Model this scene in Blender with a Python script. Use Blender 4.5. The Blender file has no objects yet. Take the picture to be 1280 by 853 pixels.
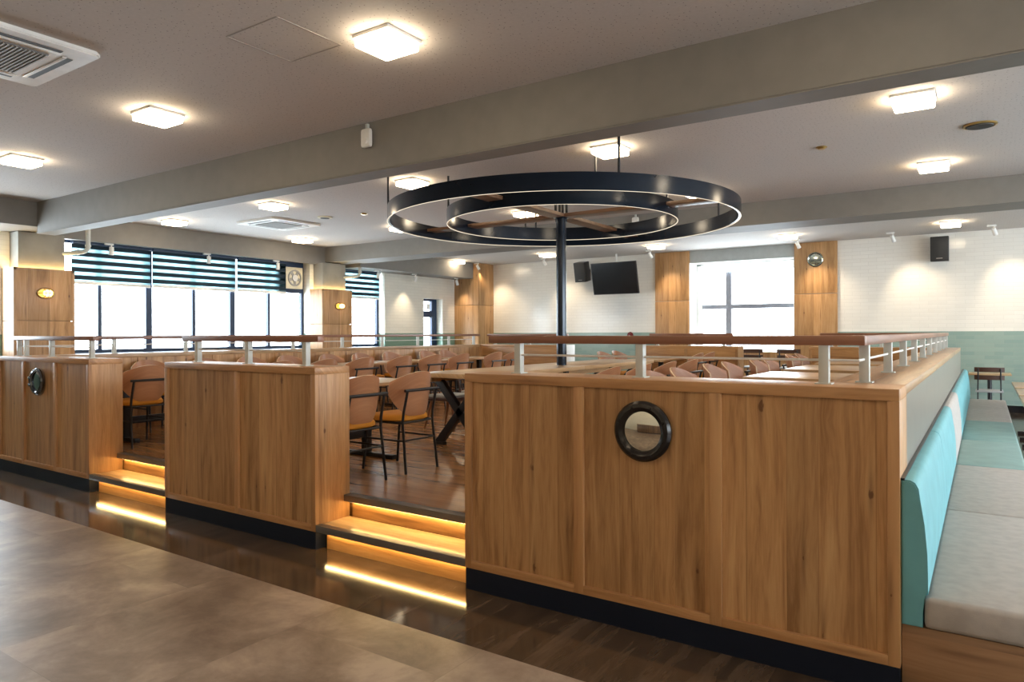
import bpy, bmesh, math, random
from mathutils import Vector, Matrix
R = math.radians
PI = math.pi
rnd = random.Random(7)
scn = bpy.context.scene
COL = scn.collection

# ------------------------------------------------------------------ materials
def new_mat(name):
    m = bpy.data.materials.new(name); m.use_nodes = True
    nt = m.node_tree
    b = nt.nodes['Principled BSDF']
    return m, nt, b

def N(nt, typ, **kw):
    n = nt.nodes.new(typ)
    for k, v in kw.items():
        if k in n.inputs.keys() if isinstance(k, str) else False:
            n.inputs[k].default_value = v
        else:
            setattr(n, k, v)
    return n

def math_node(nt, op, a, b=None):
    n = nt.nodes.new('ShaderNodeMath'); n.operation = op
    for i, v in enumerate((a, b)):
        if v is None: continue
        if isinstance(v, (int, float)): n.inputs[i].default_value = v
        else: nt.links.new(v, n.inputs[i])
    return n.outputs[0]

def mix_col(nt, fac, a, b, mode='MIX'):
    n = nt.nodes.new('ShaderNodeMix'); n.data_type = 'RGBA'; n.blend_type = mode
    if isinstance(fac, (int, float)): n.inputs[0].default_value = fac
    else: nt.links.new(fac, n.inputs[0])
    for i, v in ((6, a), (7, b)):
        if isinstance(v, tuple): n.inputs[i].default_value = (v[0], v[1], v[2], 1)
        else: nt.links.new(v, n.inputs[i])
    return n.outputs[2]

def ramp(nt, fac, stops):
    n = nt.nodes.new('ShaderNodeValToRGB')
    e = n.color_ramp.elements
    while len(e) < len(stops): e.new(0.5)
    for el, (p, c) in zip(e, stops):
        el.position = p; el.color = (c[0], c[1], c[2], 1)
    nt.links.new(fac, n.inputs[0])
    return n.outputs[0]

def plain(name, col, rough=0.5, metal=0.0, spec=0.5, noise=0.06, nscale=6.0, bump=0.0):
    m, nt, b = new_mat(name)
    tc = N(nt, 'ShaderNodeTexCoord')
    no = N(nt, 'ShaderNodeTexNoise'); no.inputs['Scale'].default_value = nscale; no.inputs['Detail'].default_value = 5
    nt.links.new(tc.outputs['Object'], no.inputs['Vector'])
    lo = tuple(max(0, c*(1-noise)) for c in col); hi = tuple(min(1, c*(1+noise)) for c in col)
    nt.links.new(ramp(nt, no.outputs['Fac'], [(0.35, lo), (0.65, hi)]), b.inputs['Base Color'])
    b.inputs['Roughness'].default_value = rough
    b.inputs['Metallic'].default_value = metal
    b.inputs['Specular IOR Level'].default_value = spec
    if bump:
        bp = N(nt, 'ShaderNodeBump'); bp.inputs['Strength'].default_value = bump; bp.inputs['Distance'].default_value = 0.003
        n2 = N(nt, 'ShaderNodeTexNoise'); n2.inputs['Scale'].default_value = 260
        nt.links.new(tc.outputs['Object'], n2.inputs['Vector'])
        nt.links.new(n2.outputs['Fac'], bp.inputs['Height']); nt.links.new(bp.outputs[0], b.inputs['Normal'])
    return m

def emit(name, col, strength):
    m = bpy.data.materials.new(name); m.use_nodes = True
    nt = m.node_tree; nt.nodes.clear()
    e = nt.nodes.new('ShaderNodeEmission'); o = nt.nodes.new('ShaderNodeOutputMaterial')
    e.inputs[0].default_value = (*col, 1); e.inputs[1].default_value = strength
    nt.links.new(e.outputs[0], o.inputs[0])
    return m

def wood(name, dark, mid, light, along='Z', plank=0.14, knots=1.0, rough=0.42, seam=0.5, stretch=0.07, grain=9.0, tone=0.35, bumps=.08, coat=0.0):
    """planks of knotty wood: grain runs along the given axis of the object"""
    m, nt, b = new_mat(name)
    L = nt.links
    tc = N(nt, 'ShaderNodeTexCoord'); sp = N(nt, 'ShaderNodeSeparateXYZ')
    L.new(tc.outputs['Object'], sp.inputs[0])
    x, y, z = sp.outputs
    if along == 'Z': al = z; ac = math_node(nt, 'ADD', x, y)
    elif along == 'X': al = x; ac = math_node(nt, 'ADD', y, math_node(nt, 'MULTIPLY', z, 1.0))
    else: al = y; ac = math_node(nt, 'ADD', x, math_node(nt, 'MULTIPLY', z, 1.0))
    # uneven plank widths
    wv = N(nt, 'ShaderNodeTexNoise'); wv.noise_dimensions = '1D'; wv.inputs['Scale'].default_value = 2.3
    L.new(ac, wv.inputs['W'])
    pc = math_node(nt, 'ADD', math_node(nt, 'DIVIDE', ac, plank), math_node(nt, 'MULTIPLY', wv.outputs['Fac'], 1.6))
    idx = math_node(nt, 'FLOOR', pc); fr = math_node(nt, 'FRACT', pc)
    wn = N(nt, 'ShaderNodeTexWhiteNoise'); wn.noise_dimensions = '1D'; L.new(idx, wn.inputs['W'])
    r = wn.outputs['Value']
    # knots
    kc = N(nt, 'ShaderNodeCombineXYZ')
    L.new(math_node(nt, 'MULTIPLY', ac, 1.0/0.085), kc.inputs[0])
    L.new(math_node(nt, 'MULTIPLY', math_node(nt, 'ADD', al, math_node(nt, 'MULTIPLY', r, 5.0)), 1.0/0.17), kc.inputs[1])
    vo = N(nt, 'ShaderNodeTexVoronoi'); vo.voronoi_dimensions = '2D'; vo.inputs['Scale'].default_value = 0.36; vo.inputs['Randomness'].default_value = 1
    L.new(kc.outputs[0], vo.inputs['Vector'])
    kd = vo.outputs['Distance']
    # grain, bent around the knots
    gx = math_node(nt, 'ADD', math_node(nt, 'MULTIPLY', ac, 1.0), math_node(nt, 'MULTIPLY', r, 9.0))
    gx = math_node(nt, 'ADD', gx, math_node(nt, 'DIVIDE', 0.004, math_node(nt, 'ADD', kd, 0.12)))
    gv = N(nt, 'ShaderNodeCombineXYZ'); L.new(gx, gv.inputs[0]); L.new(math_node(nt, 'MULTIPLY', al, stretch), gv.inputs[1]); L.new(math_node(nt, 'MULTIPLY', r, 17.0), gv.inputs[2])
    n1 = N(nt, 'ShaderNodeTexNoise'); n1.inputs['Scale'].default_value = grain; n1.inputs['Detail'].default_value = 7; n1.inputs['Roughness'].default_value = 0.62; n1.inputs['Distortion'].default_value = 0.7
    L.new(gv.outputs[0], n1.inputs['Vector'])
    n2 = N(nt, 'ShaderNodeTexNoise'); n2.inputs['Scale'].default_value = grain*9; n2.inputs['Detail'].default_value = 3
    L.new(gv.outputs[0], n2.inputs['Vector'])
    g = math_node(nt, 'ADD', math_node(nt, 'MULTIPLY', n1.outputs['Fac'], 0.8), math_node(nt, 'MULTIPLY', n2.outputs['Fac'], 0.2))
    c = ramp(nt, g, [(0.36, dark), (0.5, mid), (0.64, light)])
    # plank tone
    tn = math_node(nt, 'ADD', 1.0 - tone*0.5, math_node(nt, 'MULTIPLY', r, tone))
    cm = N(nt, 'ShaderNodeCombineColor'); [L.new(tn, cm.inputs[i]) for i in range(3)]
    c = mix_col(nt, 1.0, c, cm.outputs[0], 'MULTIPLY')
    if knots > 0:
        wn2 = N(nt, 'ShaderNodeSeparateColor'); L.new(vo.outputs['Color'], wn2.inputs[0])
        sub = N(nt, 'ShaderNodeVectorMath'); sub.operation = 'SUBTRACT'; L.new(kc.outputs[0], sub.inputs[0]); L.new(vo.outputs['Position'], sub.inputs[1])
        ds = N(nt, 'ShaderNodeSeparateXYZ'); L.new(sub.outputs[0], ds.inputs[0])
        dx, dy = ds.outputs[0], ds.outputs[1]
        size = math_node(nt, 'MULTIPLY', math_node(nt, 'ADD', .04, math_node(nt, 'MULTIPLY', wn2.outputs[1], .13)), knots)
        rr_ = math_node(nt, 'SQRT', math_node(nt, 'ADD', math_node(nt, 'MULTIPLY', dx, dx), math_node(nt, 'MULTIPLY', dy, dy)))
        rr_ = math_node(nt, 'ADD', rr_, math_node(nt, 'MULTIPLY', math_node(nt, 'SUBTRACT', n2.outputs['Fac'], .5), .30))
        km = N(nt, 'ShaderNodeMapRange'); km.interpolation_type = 'SMOOTHSTEP'
        L.new(math_node(nt, 'SUBTRACT', rr_, size), km.inputs['Value'])
        km.inputs['From Min'].default_value = -0.05; km.inputs['From Max'].default_value = 0.05
        km.inputs['To Min'].default_value = 0.85; km.inputs['To Max'].default_value = 0.0
        gauss = lambda v, w_: math_node(nt, 'POWER', 2.718, math_node(nt, 'MULTIPLY', math_node(nt, 'MULTIPLY', v, v), -1.0/(w_*w_)))
        stk = math_node(nt, 'MULTIPLY', math_node(nt, 'MULTIPLY', gauss(dx, .13), gauss(dy, .75)), .50)
        has = math_node(nt, 'GREATER_THAN', wn2.outputs[0], 0.46)
        kcol = (dark[0]*.34, dark[1]*.24, dark[2]*.2)
        c = mix_col(nt, math_node(nt, 'MULTIPLY', math_node(nt, 'MAXIMUM', km.outputs[0], stk), has), c, kcol)
    if seam > 0:
        sm = math_node(nt, 'LESS_THAN', fr, 0.018)
        c = mix_col(nt, math_node(nt, 'MULTIPLY', sm, seam), c, tuple(v*0.4 for v in dark))
    L.new(c, b.inputs['Base Color'])
    b.inputs['Roughness'].default_value = rough
    if coat: b.inputs['Coat Weight'].default_value = coat; b.inputs['Coat Roughness'].default_value = 0.12
    bp = N(nt, 'ShaderNodeBump'); bp.inputs['Strength'].default_value = bumps; bp.inputs['Distance'].default_value = 0.004
    L.new(g, bp.inputs['Height']); L.new(bp.outputs[0], b.inputs['Normal'])
    return m

def tiles(name, ca, cb, mortar, axis, w, h, rough, mort=0.004, bumpd=0.006):
    """glazed brick tiles; axis = the horizontal axis of the wall"""
    m, nt, b = new_mat(name); L = nt.links
    tc = N(nt, 'ShaderNodeTexCoord'); sp = N(nt, 'ShaderNodeSeparateXYZ'); L.new(tc.outputs['Object'], sp.inputs[0])
    cv = N(nt, 'ShaderNodeCombineXYZ'); L.new(sp.outputs['XYZ'.index(axis)], cv.inputs[0]); L.new(sp.outputs[2], cv.inputs[1])
    br = N(nt, 'ShaderNodeTexBrick'); br.offset = 0.5
    L.new(cv.outputs[0], br.inputs['Vector'])
    br.inputs['Scale'].default_value = 1; br.inputs['Brick Width'].default_value = w; br.inputs['Row Height'].default_value = h
    br.inputs['Mortar Size'].default_value = mort; br.inputs['Mortar Smooth'].default_value = 0.4
    br.inputs['Color1'].default_value = (*ca, 1); br.inputs['Color2'].default_value = (*cb, 1); br.inputs['Mortar'].default_value = (*mortar, 1)
    L.new(br.outputs['Color'], b.inputs['Base Color'])
    b.inputs['Roughness'].default_value = rough
    no = N(nt, 'ShaderNodeTexNoise'); no.inputs['Scale'].default_value = 5.0; L.new(tc.outputs['Object'], no.inputs['Vector'])
    hgt = math_node(nt, 'ADD', math_node(nt, 'MULTIPLY', br.outputs['Fac'], -1.0), math_node(nt, 'MULTIPLY', no.outputs['Fac'], 1.2))
    bp = N(nt, 'ShaderNodeBump'); bp.inputs['Strength'].default_value = 0.35; bp.inputs['Distance'].default_value = bumpd
    L.new(hgt, bp.inputs['Height']); L.new(bp.outputs[0], b.inputs['Normal'])
    return m

def glass_mat(name, gloss=0.08, tint=(1, 1, 1)):
    m = bpy.data.materials.new(name); m.use_nodes = True
    nt = m.node_tree; nt.nodes.clear()
    t = nt.nodes.new('ShaderNodeBsdfTransparent'); t.inputs[0].default_value = (*tint, 1)
    g = nt.nodes.new('ShaderNodeBsdfGlossy'); g.inputs['Roughness'].default_value = 0.02
    lw = nt.nodes.new('ShaderNodeLayerWeight'); lw.inputs[0].default_value = .5
    f = nt.nodes.new('ShaderNodeMath'); f.operation = 'MULTIPLY_ADD'; f.inputs[1].default_value = .35; f.inputs[2].default_value = .03
    pw = nt.nodes.new('ShaderNodeMath'); pw.operation = 'POWER'; pw.inputs[1].default_value = 4; nt.links.new(lw.outputs['Facing'], pw.inputs[0]); nt.links.new(pw.outputs[0], f.inputs[0])
    mx = nt.nodes.new('ShaderNodeMixShader'); o = nt.nodes.new('ShaderNodeOutputMaterial')
    nt.links.new(f.outputs[0], mx.inputs[0]); nt.links.new(t.outputs[0], mx.inputs[1]); nt.links.new(g.outputs[0], mx.inputs[2]); nt.links.new(mx.outputs[0], o.inputs[0])
    return m

M = {}
M['oak'] = wood('knotty_oak', (.300, .142, .052), (.455, .240, .098), (.550, .318, .140), 'Z', .17, 1.0, .40, grain=13, tone=.24, seam=.35)
M['oak_x'] = wood('oak_along_x', (.275, .124, .040), (.430, .215, .078), (.535, .295, .118), 'X', .4, .5, .34, seam=0)
M['oak_y'] = wood('oak_along_y', (.34, .18, .075), (.50, .29, .135), (.60, .38, .19), 'Y', .4, .4, .30, seam=0)
M['oak_clad'] = wood('column_oak', (.300, .150, .055), (.450, .245, .100), (.540, .320, .150), 'Z', .3, .9, .42)
M['oak_fr'] = wood('oak_frame_upright', (.360, .168, .062), (.475, .240, .096), (.545, .295, .126), 'Z', .9, .3, .40, seam=0, tone=.12)
M['oak_frx'] = wood('oak_frame_rail', (.360, .168, .062), (.475, .240, .096), (.545, .295, .126), 'X', .9, .3, .40, seam=0, tone=.12)
M['rail_wood_x'] = wood('rail_wood_x', (.175, .066, .034), (.245, .098, .052), (.300, .128, .07), 'X', .5, 0, .32, seam=0)
M['rail_wood_y'] = wood('rail_wood_y', (.175, .066, .034), (.245, .098, .052), (.300, .128, .07), 'Y', .5, 0, .28, seam=0)
M['table_wood'] = wood('table_wood', (.40, .235, .115), (.50, .32, .165), (.58, .39, .22), 'Y', .11, 0, .28, seam=.25, tone=.2)
M['table_wood_x'] = wood('table_wood_x', (.40, .235, .115), (.50, .32, .165), (.58, .39, .22), 'X', .11, 0, .28, seam=.25, tone=.2)
M['ply'] = wood('chair_plywood', (.34, .145, .064), (.46, .21, .10), (.54, .27, .14), 'X', .6, 0, .38, seam=0, grain=5, tone=.1)
M['ply_edge'] = plain('plywood_edge', (.72, .54, .36), .5)
M['base_wood'] = wood('bench_base_wood', (.23, .12, .055), (.30, .165, .085), (.36, .21, .115), 'X', .3, .1, .45, seam=0)
M['deck'] = wood('platform_boards', (.230, .104, .036), (.340, .165, .063), (.430, .225, .098), 'X', .12, .2, .24, seam=.25, tone=.28, stretch=.09, bumps=.03)
M['tread'] = wood('tread_boards', (.42, .27, .13), (.58, .40, .21), (.68, .50, .29), 'X', .15, 0, .16, seam=.4, tone=.3)
M['strip'] = wood('dark_floor_boards', (.040, .026, .017), (.066, .043, .028), (.100, .066, .044), 'Y', .20, 0, .11, seam=.3, tone=.4, stretch=.12, bumps=.02)
M['darkoak'] = wood('dark_oak', (.08, .04, .02), (.13, .068, .034), (.18, .10, .05), 'Z', .2, .2, .4)
M['darkwood'] = plain('dark_stained_wood', (.07, .028, .016), .4)
M['armwood'] = wood('arm_wood', (.13, .068, .036), (.19, .105, .058), (.24, .14, .08), 'X', .5, 0, .4, seam=0, tone=.1)
M['steelring'] = plain('dark_chrome', (.16, .17, .19), .14, 1.0)
M['legwood'] = plain('turned_leg_wood', (.25, .11, .05), .45)
M['black'] = plain('black_steel', (.012, .012, .014), .38, .0)
M['blackgloss'] = plain('black_gloss', (.008, .008, .010), .12)
M['kick'] = plain('navy_kickboard', (.009, .012, .022), .45, 0, .18)
M['nosing'] = plain('grey_metal_nosing', (.150, .130, .115), .36, .3)
M['navy'] = plain('navy_steel', (.011, .017, .028), .19, .3)
M['frame'] = plain('navy_window_frame', (.012, .030, .075), .4)
M['greyframe'] = plain('grey_window_frame', (.24, .25, .29), .4)
M['postgrey'] = plain('pale_grey_post', (.55, .56, .52), .35)
M['railwhite'] = plain('white_rod', (.75, .73, .70), .35)
M['white'] = plain('white_plastic', (.75, .74, .71), .4)
M['whitepaint'] = plain('white_paint', (.78, .77, .73), .5)
M['cream'] = plain('cream_plastic', (.72, .66, .50), .45)
M['ceiling'] = plain('ceiling_board', (.56, .525, .50), .8, noise=.03, nscale=40, bump=.25)
M['beam'] = plain('beam_paint', (.205, .192, .175), .6, noise=.04)
M['hatch'] = plain('hatch_edge_grey', (.40, .37, .35), .7)
M['concrete'] = plain('raw_concrete', (.28, .265, .23), .75, noise=.12, nscale=3)
M['lintel'] = plain('grey_lintel_paint', (.36, .38, .37), .6)
M['orange'] = plain('mustard_upholstery', (.66, .27, .022), .75, noise=.08, bump=.2)
M['teal'] = plain('teal_upholstery', (.125, .34, .37), .6, noise=.07, bump=.15)
M['tealseat'] = plain('sea_green_upholstery', (.22, .345, .33), .7, noise=.07, bump=.15)
M['greyfab'] = plain('grey_upholstery', (.40, .36, .33), .8, noise=.07, nscale=18, bump=.2)
M['greycushion'] = plain('grey_cushion', (.40, .40, .39), .8)
M['taupe'] = plain('laminate_with_grey_sheen', (.24, .215, .175), .30, noise=.04)  # glancing window reflection on the wood laminate is put into this colour
M['brass'] = plain('aged_brass', (.45, .30, .10), .3, .9)
M['bronze'] = plain('dark_bronze_ring', (.020, .016, .014), .22, .4)
M['mirror'] = plain('mirror_glass', (.72, .70, .62), .04, 1.0, noise=.02)
M['smoked'] = plain('smoked_mirror', (.30, .32, .36), .05, 1.0, noise=.02)
M['greyglass'] = plain('grey_mirror', (.42, .46, .40), .12, .9, noise=.05)
M['screen'] = plain('tv_screen', (.004, .004, .005), .22)
M['red'] = plain('dark_red_plastic', (.16, .012, .012), .4)
M['fangrey'] = plain('fan_blade_grey', (.35, .34, .32), .5)
M['slot'] = plain('dark_slot', (.02, .02, .02), .6)
M['grille'] = plain('grey_grille', (.16, .155, .15), .6)
M['wallcream'] = plain('cream_wall', (.66, .60, .48), .7)
M['glass'] = glass_mat('window_glass')
M['lampglow'] = emit('lamp_diffuser', (1.0, .80, .54), 9.0)
M['led'] = emit('step_led', (1.0, .70, .27), 10.0)
M['ringled'] = emit('ring_led', (1.0, .86, .66), .36)
M['bulb'] = emit('sconce_glow', (1.0, .62, .24), 2.2)
M['cove'] = emit('cove_led', (1.0, .70, .26), 11.0)
M['wtile_x'] = tiles('white_tile_x', (.82, .79, .73), (.79, .76, .70), (.72, .69, .63), 'X', .30, .075, .16)
M['wtile_y'] = tiles('white_tile_y', (.80, .77, .69), (.77, .74, .66), (.70, .67, .60), 'Y', .30, .075, .16)
M['ttile_x'] = tiles('teal_tile_x', (.30, .395, .345), (.25, .355, .315), (.30, .37, .33), 'X', .30, .075, .18)
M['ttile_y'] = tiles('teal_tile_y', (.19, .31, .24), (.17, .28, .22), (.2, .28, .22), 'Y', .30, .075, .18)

def speckle(m):
    nt = m.node_tree; b = nt.nodes['Principled BSDF']; L = nt.links
    src = b.inputs['Base Color'].links[0].from_socket
    tc = N(nt, 'ShaderNodeTexCoord'); vo = N(nt, 'ShaderNodeTexVoronoi'); vo.voronoi_dimensions = '2D'; vo.inputs['Scale'].default_value = 26
    L.new(tc.outputs['Object'], vo.inputs['Vector'])
    sc = N(nt, 'ShaderNodeSeparateColor'); L.new(vo.outputs['Color'], sc.inputs[0])
    f = math_node(nt, 'MULTIPLY', math_node(nt, 'LESS_THAN', vo.outputs['Distance'], .10), math_node(nt, 'GREATER_THAN', sc.outputs[0], .62))
    L.new(mix_col(nt, math_node(nt, 'MULTIPLY', f, .75), src, (.12, .10, .09)), b.inputs['Base Color'])
speckle(M['ceiling'])

def floor_tile_mat():
    m, nt, b = new_mat('stone_floor_tile'); L = nt.links
    tc = N(nt, 'ShaderNodeTexCoord')
    br = N(nt, 'ShaderNodeTexBrick'); br.offset = 0.5
    mp = N(nt, 'ShaderNodeMapping'); mp.inputs['Rotation'].default_value = (0, 0, PI/2); mp.inputs['Location'].default_value = (.42, .04, 0)
    L.new(tc.outputs['Object'], mp.inputs[0]); L.new(mp.outputs[0], br.inputs['Vector'])
    br.inputs['Scale'].default_value = 1; br.inputs['Brick Width'].default_value = 1.93; br.inputs['Row Height'].default_value = .965
    br.inputs['Mortar Size'].default_value = .0015; br.inputs['Mortar Smooth'].default_value = .1
    br.inputs['Color1'].default_value = (.88, .88, .88, 1); br.inputs['Color2'].default_value = (1.06, 1.06, 1.06, 1); br.inputs['Mortar'].default_value = (.7, .7, .7, 1)
    sp = N(nt, 'ShaderNodeSeparateColor'); L.new(br.outputs['Color'], sp.inputs[0])
    ad = N(nt, 'ShaderNodeVectorMath'); ad.operation = 'MULTIPLY_ADD'
    L.new(tc.outputs['Object'], ad.inputs[0]); ad.inputs[1].default_value = (1, 1, 1)
    sc = N(nt, 'ShaderNodeVectorMath'); sc.operation = 'SCALE'; L.new(br.outputs['Color'], sc.inputs[0]); sc.inputs['Scale'].default_value = 37.0
    L.new(sc.outputs[0], ad.inputs[2])
    n1 = N(nt, 'ShaderNodeTexNoise'); n1.inputs['Scale'].default_value = 2.3; n1.inputs['Detail'].default_value = 11; n1.inputs['Roughness'].default_value = .68; n1.inputs['Distortion'].default_value = .25
    L.new(ad.outputs[0], n1.inputs['Vector'])
    c = ramp(nt, n1.outputs['Fac'], [(.34, (.150, .105, .078)), (.5, (.262, .194, .147)), (.66, (.41, .318, .247))])
    c = mix_col(nt, 1.0, c, br.outputs['Color'], 'MULTIPLY')
    L.new(c, b.inputs['Base Color'])
    rr = N(nt, 'ShaderNodeMapRange'); L.new(n1.outputs['Fac'], rr.inputs[0]); rr.inputs['To Min'].default_value = .30; rr.inputs['To Max'].default_value = .46
    L.new(rr.outputs[0], b.inputs['Roughness'])
    return m
M['ftile'] = floor_tile_mat()

def blind_mat():
    m, nt, b = new_mat('striped_blind'); L = nt.links
    tc = N(nt, 'ShaderNodeTexCoord'); sp = N(nt, 'ShaderNodeSeparateXYZ'); L.new(tc.outputs['Object'], sp.inputs[0])
    f = math_node(nt, 'FRACT', math_node(nt, 'ADD', math_node(nt, 'DIVIDE', sp.outputs[2], .128), .38))
    s = math_node(nt, 'LESS_THAN', f, .56)
    c = mix_col(nt, s, (.62, .80, .86), (.006, .024, .040))
    L.new(c, b.inputs['Base Color']); b.inputs['Roughness'].default_value = .8
    # the pale bands are a thin gauze that lets daylight through
    tr = N(nt, 'ShaderNodeBsdfTranslucent'); tr.inputs[0].default_value = (.30, .40, .42, 1)
    tp = N(nt, 'ShaderNodeBsdfTransparent'); tp.inputs[0].default_value = (.34, .45, .47, 1)
    m2 = N(nt, 'ShaderNodeMixShader'); m2.inputs[0].default_value = .55; L.new(tr.outputs[0], m2.inputs[1]); L.new(tp.outputs[0], m2.inputs[2])
    mx = N(nt, 'ShaderNodeMixShader'); L.new(s, mx.inputs[0])
    L.new(m2.outputs[0], mx.inputs[1]); L.new(b.outputs[0], mx.inputs[2])
    L.new(mx.outputs[0], nt.nodes['Material Output'].inputs[0])
    return m
M['blind'] = blind_mat()
def sheer(name, col, thru):
    m, nt, b = new_mat(name); L = nt.links
    b.inputs['Base Color'].default_value = (*col, 1); b.inputs['Roughness'].default_value = .8
    tr = N(nt, 'ShaderNodeBsdfTranslucent'); tr.inputs[0].default_value = (*col, 1)
    mx = N(nt, 'ShaderNodeMixShader'); mx.inputs[0].default_value = thru
    L.new(b.outputs[0], mx.inputs[1]); L.new(tr.outputs[0], mx.inputs[2]); L.new(mx.outputs[0], nt.nodes['Material Output'].inputs[0])
    return m
M['sheer'] = sheer('sheer_white_fabric', (.85, .87, .88), .65)

# ------------------------------------------------------------------ mesh helpers
class MB:
    def __init__(s): s.bm = bmesh.new()
    def _xf(s, geom, mat): bmesh.ops.transform(s.bm, matrix=mat, verts=geom)
    def box(s, x0, x1, y0, y1, z0, z1, bev=0.0, mat=None):
        r = bmesh.ops.create_cube(s.bm, size=1.0)
        vs = r['verts']
        bmesh.ops.transform(s.bm, matrix=Matrix.Translation(((x0+x1)/2, (y0+y1)/2, (z0+z1)/2)) @ Matrix.Diagonal((abs(x1-x0), abs(y1-y0), abs(z1-z0), 1)), verts=vs)
        if bev > 0:
            es = list({e for v in vs for e in v.link_edges})
            rr = bmesh.ops.bevel(s.bm, geom=es, offset=bev, segments=2, affect='EDGES', profile=.6)
            vs = list({v for f in rr['faces'] for v in f.verts} | {v for v in vs if v.is_valid})
        if mat is not None: bmesh.ops.transform(s.bm, matrix=mat, verts=[v for v in vs if v.is_valid])
        return s
    def cyl(s, a, b, r0, r1=None, n=16, caps=True):
        a = Vector(a); b = Vector(b); d = b-a
        if r1 is None: r1 = r0
        q = d.to_track_quat('Z', 'Y').to_matrix().to_4x4()
        m = Matrix.Translation((a+b)/2) @ q
        bmesh.ops.create_cone(s.bm, cap_ends=caps, cap_tris=False, segments=n, radius1=r0, radius2=r1, depth=d.length, matrix=m)
        return s
    def tube(s, pts, r, n=10):
        pts = [Vector(p) for p in pts]
        rings = []
        for i, p in enumerate(pts):
            if i == 0: t = pts[1]-p
            elif i == len(pts)-1: t = p-pts[i-1]
            else: t = (pts[i+1]-p).normalized()+(p-pts[i-1]).normalized()
            t.normalize()
            q = t.to_track_quat('Z', 'Y')
            rr = r[i] if isinstance(r, (list, tuple)) else r
            rings.append([s.bm.verts.new(p+q @ Vector((rr*math.cos(2*PI*k/n), rr*math.sin(2*PI*k/n), 0))) for k in range(n)])
        # keep ring order aligned
        for i in range(1, len(rings)):
            best = min(range(n), key=lambda o: sum((rings[i-1][k].co-rings[i][(k+o) % n].co).length for k in range(n)))
            rings[i] = rings[i][best:]+rings[i][:best]
        for i in range(len(rings)-1):
            for k in range(n):
                s.bm.faces.new((rings[i][k], rings[i][(k+1) % n], rings[i+1][(k+1) % n], rings[i+1][k]))
        s.bm.faces.new(rings[0][::-1]); s.bm.faces.new(rings[-1])
        return s
    def lathe(s, prof, n=32, mat=None, closed=False):
        """prof: list of (r, z) turned about z"""
        rings = []
        for (r, z) in prof:
            if r < 1e-6: rings.append([s.bm.verts.new((0, 0, z))])
            else: rings.append([s.bm.verts.new((r*math.cos(2*PI*k/n), r*math.sin(2*PI*k/n), z)) for k in range(n)])
        seq = list(range(len(rings)))
        pairs = list(zip(seq, seq[1:])) + ([(seq[-1], 0)] if closed else [])
        for i, j in pairs:
            A, B = rings[i], rings[j]
            for k in range(n):
                k2 = (k+1) % n
                f = []
                if len(A) == 1 and len(B) == 1: continue
                if len(A) == 1: f = (A[0], B[k2], B[k])
                elif len(B) == 1: f = (A[k], A[k2], B[0])
                else: f = (A[k], A[k2], B[k2], B[k])
                try: s.bm.faces.new(f)
                except ValueError: pass
        if mat is not None: bmesh.ops.transform(s.bm, matrix=mat, verts=[v for rg in rings for v in rg])
        return s
    def prism(s, poly, h0, h1, axis='Y', bev=0):
        """poly: 2-D outline; axis: extrusion axis. coordinates are the other two axes in order"""
        def P(a, b, h):
            return {'Y': (a, h, b), 'X': (h, a, b), 'Z': (a, b, h)}[axis]
        A = [s.bm.verts.new(P(a, b, h0)) for a, b in poly]
        B = [s.bm.verts.new(P(a, b, h1)) for a, b in poly]
        n = len(poly)
        fs = [s.bm.faces.new(A[::-1]), s.bm.faces.new(B)]
        for k in range(n): fs.append(s.bm.faces.new((A[k], A[(k+1) % n], B[(k+1) % n], B[k])))
        if bev:
            es = list(fs[0].edges)+list(fs[1].edges)
            bmesh.ops.bevel(s.bm, geom=es, offset=bev, segments=2, affect='EDGES')
        return s
    def sphere(s, c, r, sx=1, sy=1, sz=1, u=20, v=12):
        bmesh.ops.create_uvsphere(s.bm, u_segments=u, v_segments=v, radius=r, matrix=Matrix.Translation(c) @ Matrix.Diagonal((sx, sy, sz, 1)))
        return s
    def shell(s, nu, nv, fn, th):
        """thickened sheet: fn(u, v) -> point, u,v in 0..1; th = thickness along the normal"""
        pts = [[Vector(fn(i/nu, j/nv)) for j in range(nv+1)] for i in range(nu+1)]
        F = [[None]*(nv+1) for _ in range(nu+1)]; B = [[None]*(nv+1) for _ in range(nu+1)]
        for i in range(nu+1):
            for j in range(nv+1):
                du = pts[min(i+1, nu)][j]-pts[max(i-1, 0)][j]; dv = pts[i][min(j+1, nv)]-pts[i][max(j-1, 0)]
                nn = du.cross(dv)
                nn = nn.normalized() if nn.length > 1e-9 else Vector((0, 1, 0))
                F[i][j] = s.bm.verts.new(pts[i][j]+nn*th/2); B[i][j] = s.bm.verts.new(pts[i][j]-nn*th/2)
        for i in range(nu):
            for j in range(nv):
                s.bm.faces.new((F[i][j], F[i+1][j], F[i+1][j+1], F[i][j+1])); s.bm.faces.new((B[i][j], B[i][j+1], B[i+1][j+1], B[i+1][j]))
        rim = [(i, 0) for i in range(nu)]+[(nu, j) for j in range(nv)]+[(i, nv) for i in range(nu, 0, -1)]+[(0, j) for j in range(nv, 0, -1)]
        for a, b in zip(rim, rim[1:]+rim[:1]):
            f = s.bm.faces.new((F[a[0]][a[1]], B[a[0]][a[1]], B[b[0]][b[1]], F[b[0]][b[1]])); f.material_index = 1
        return s
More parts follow.
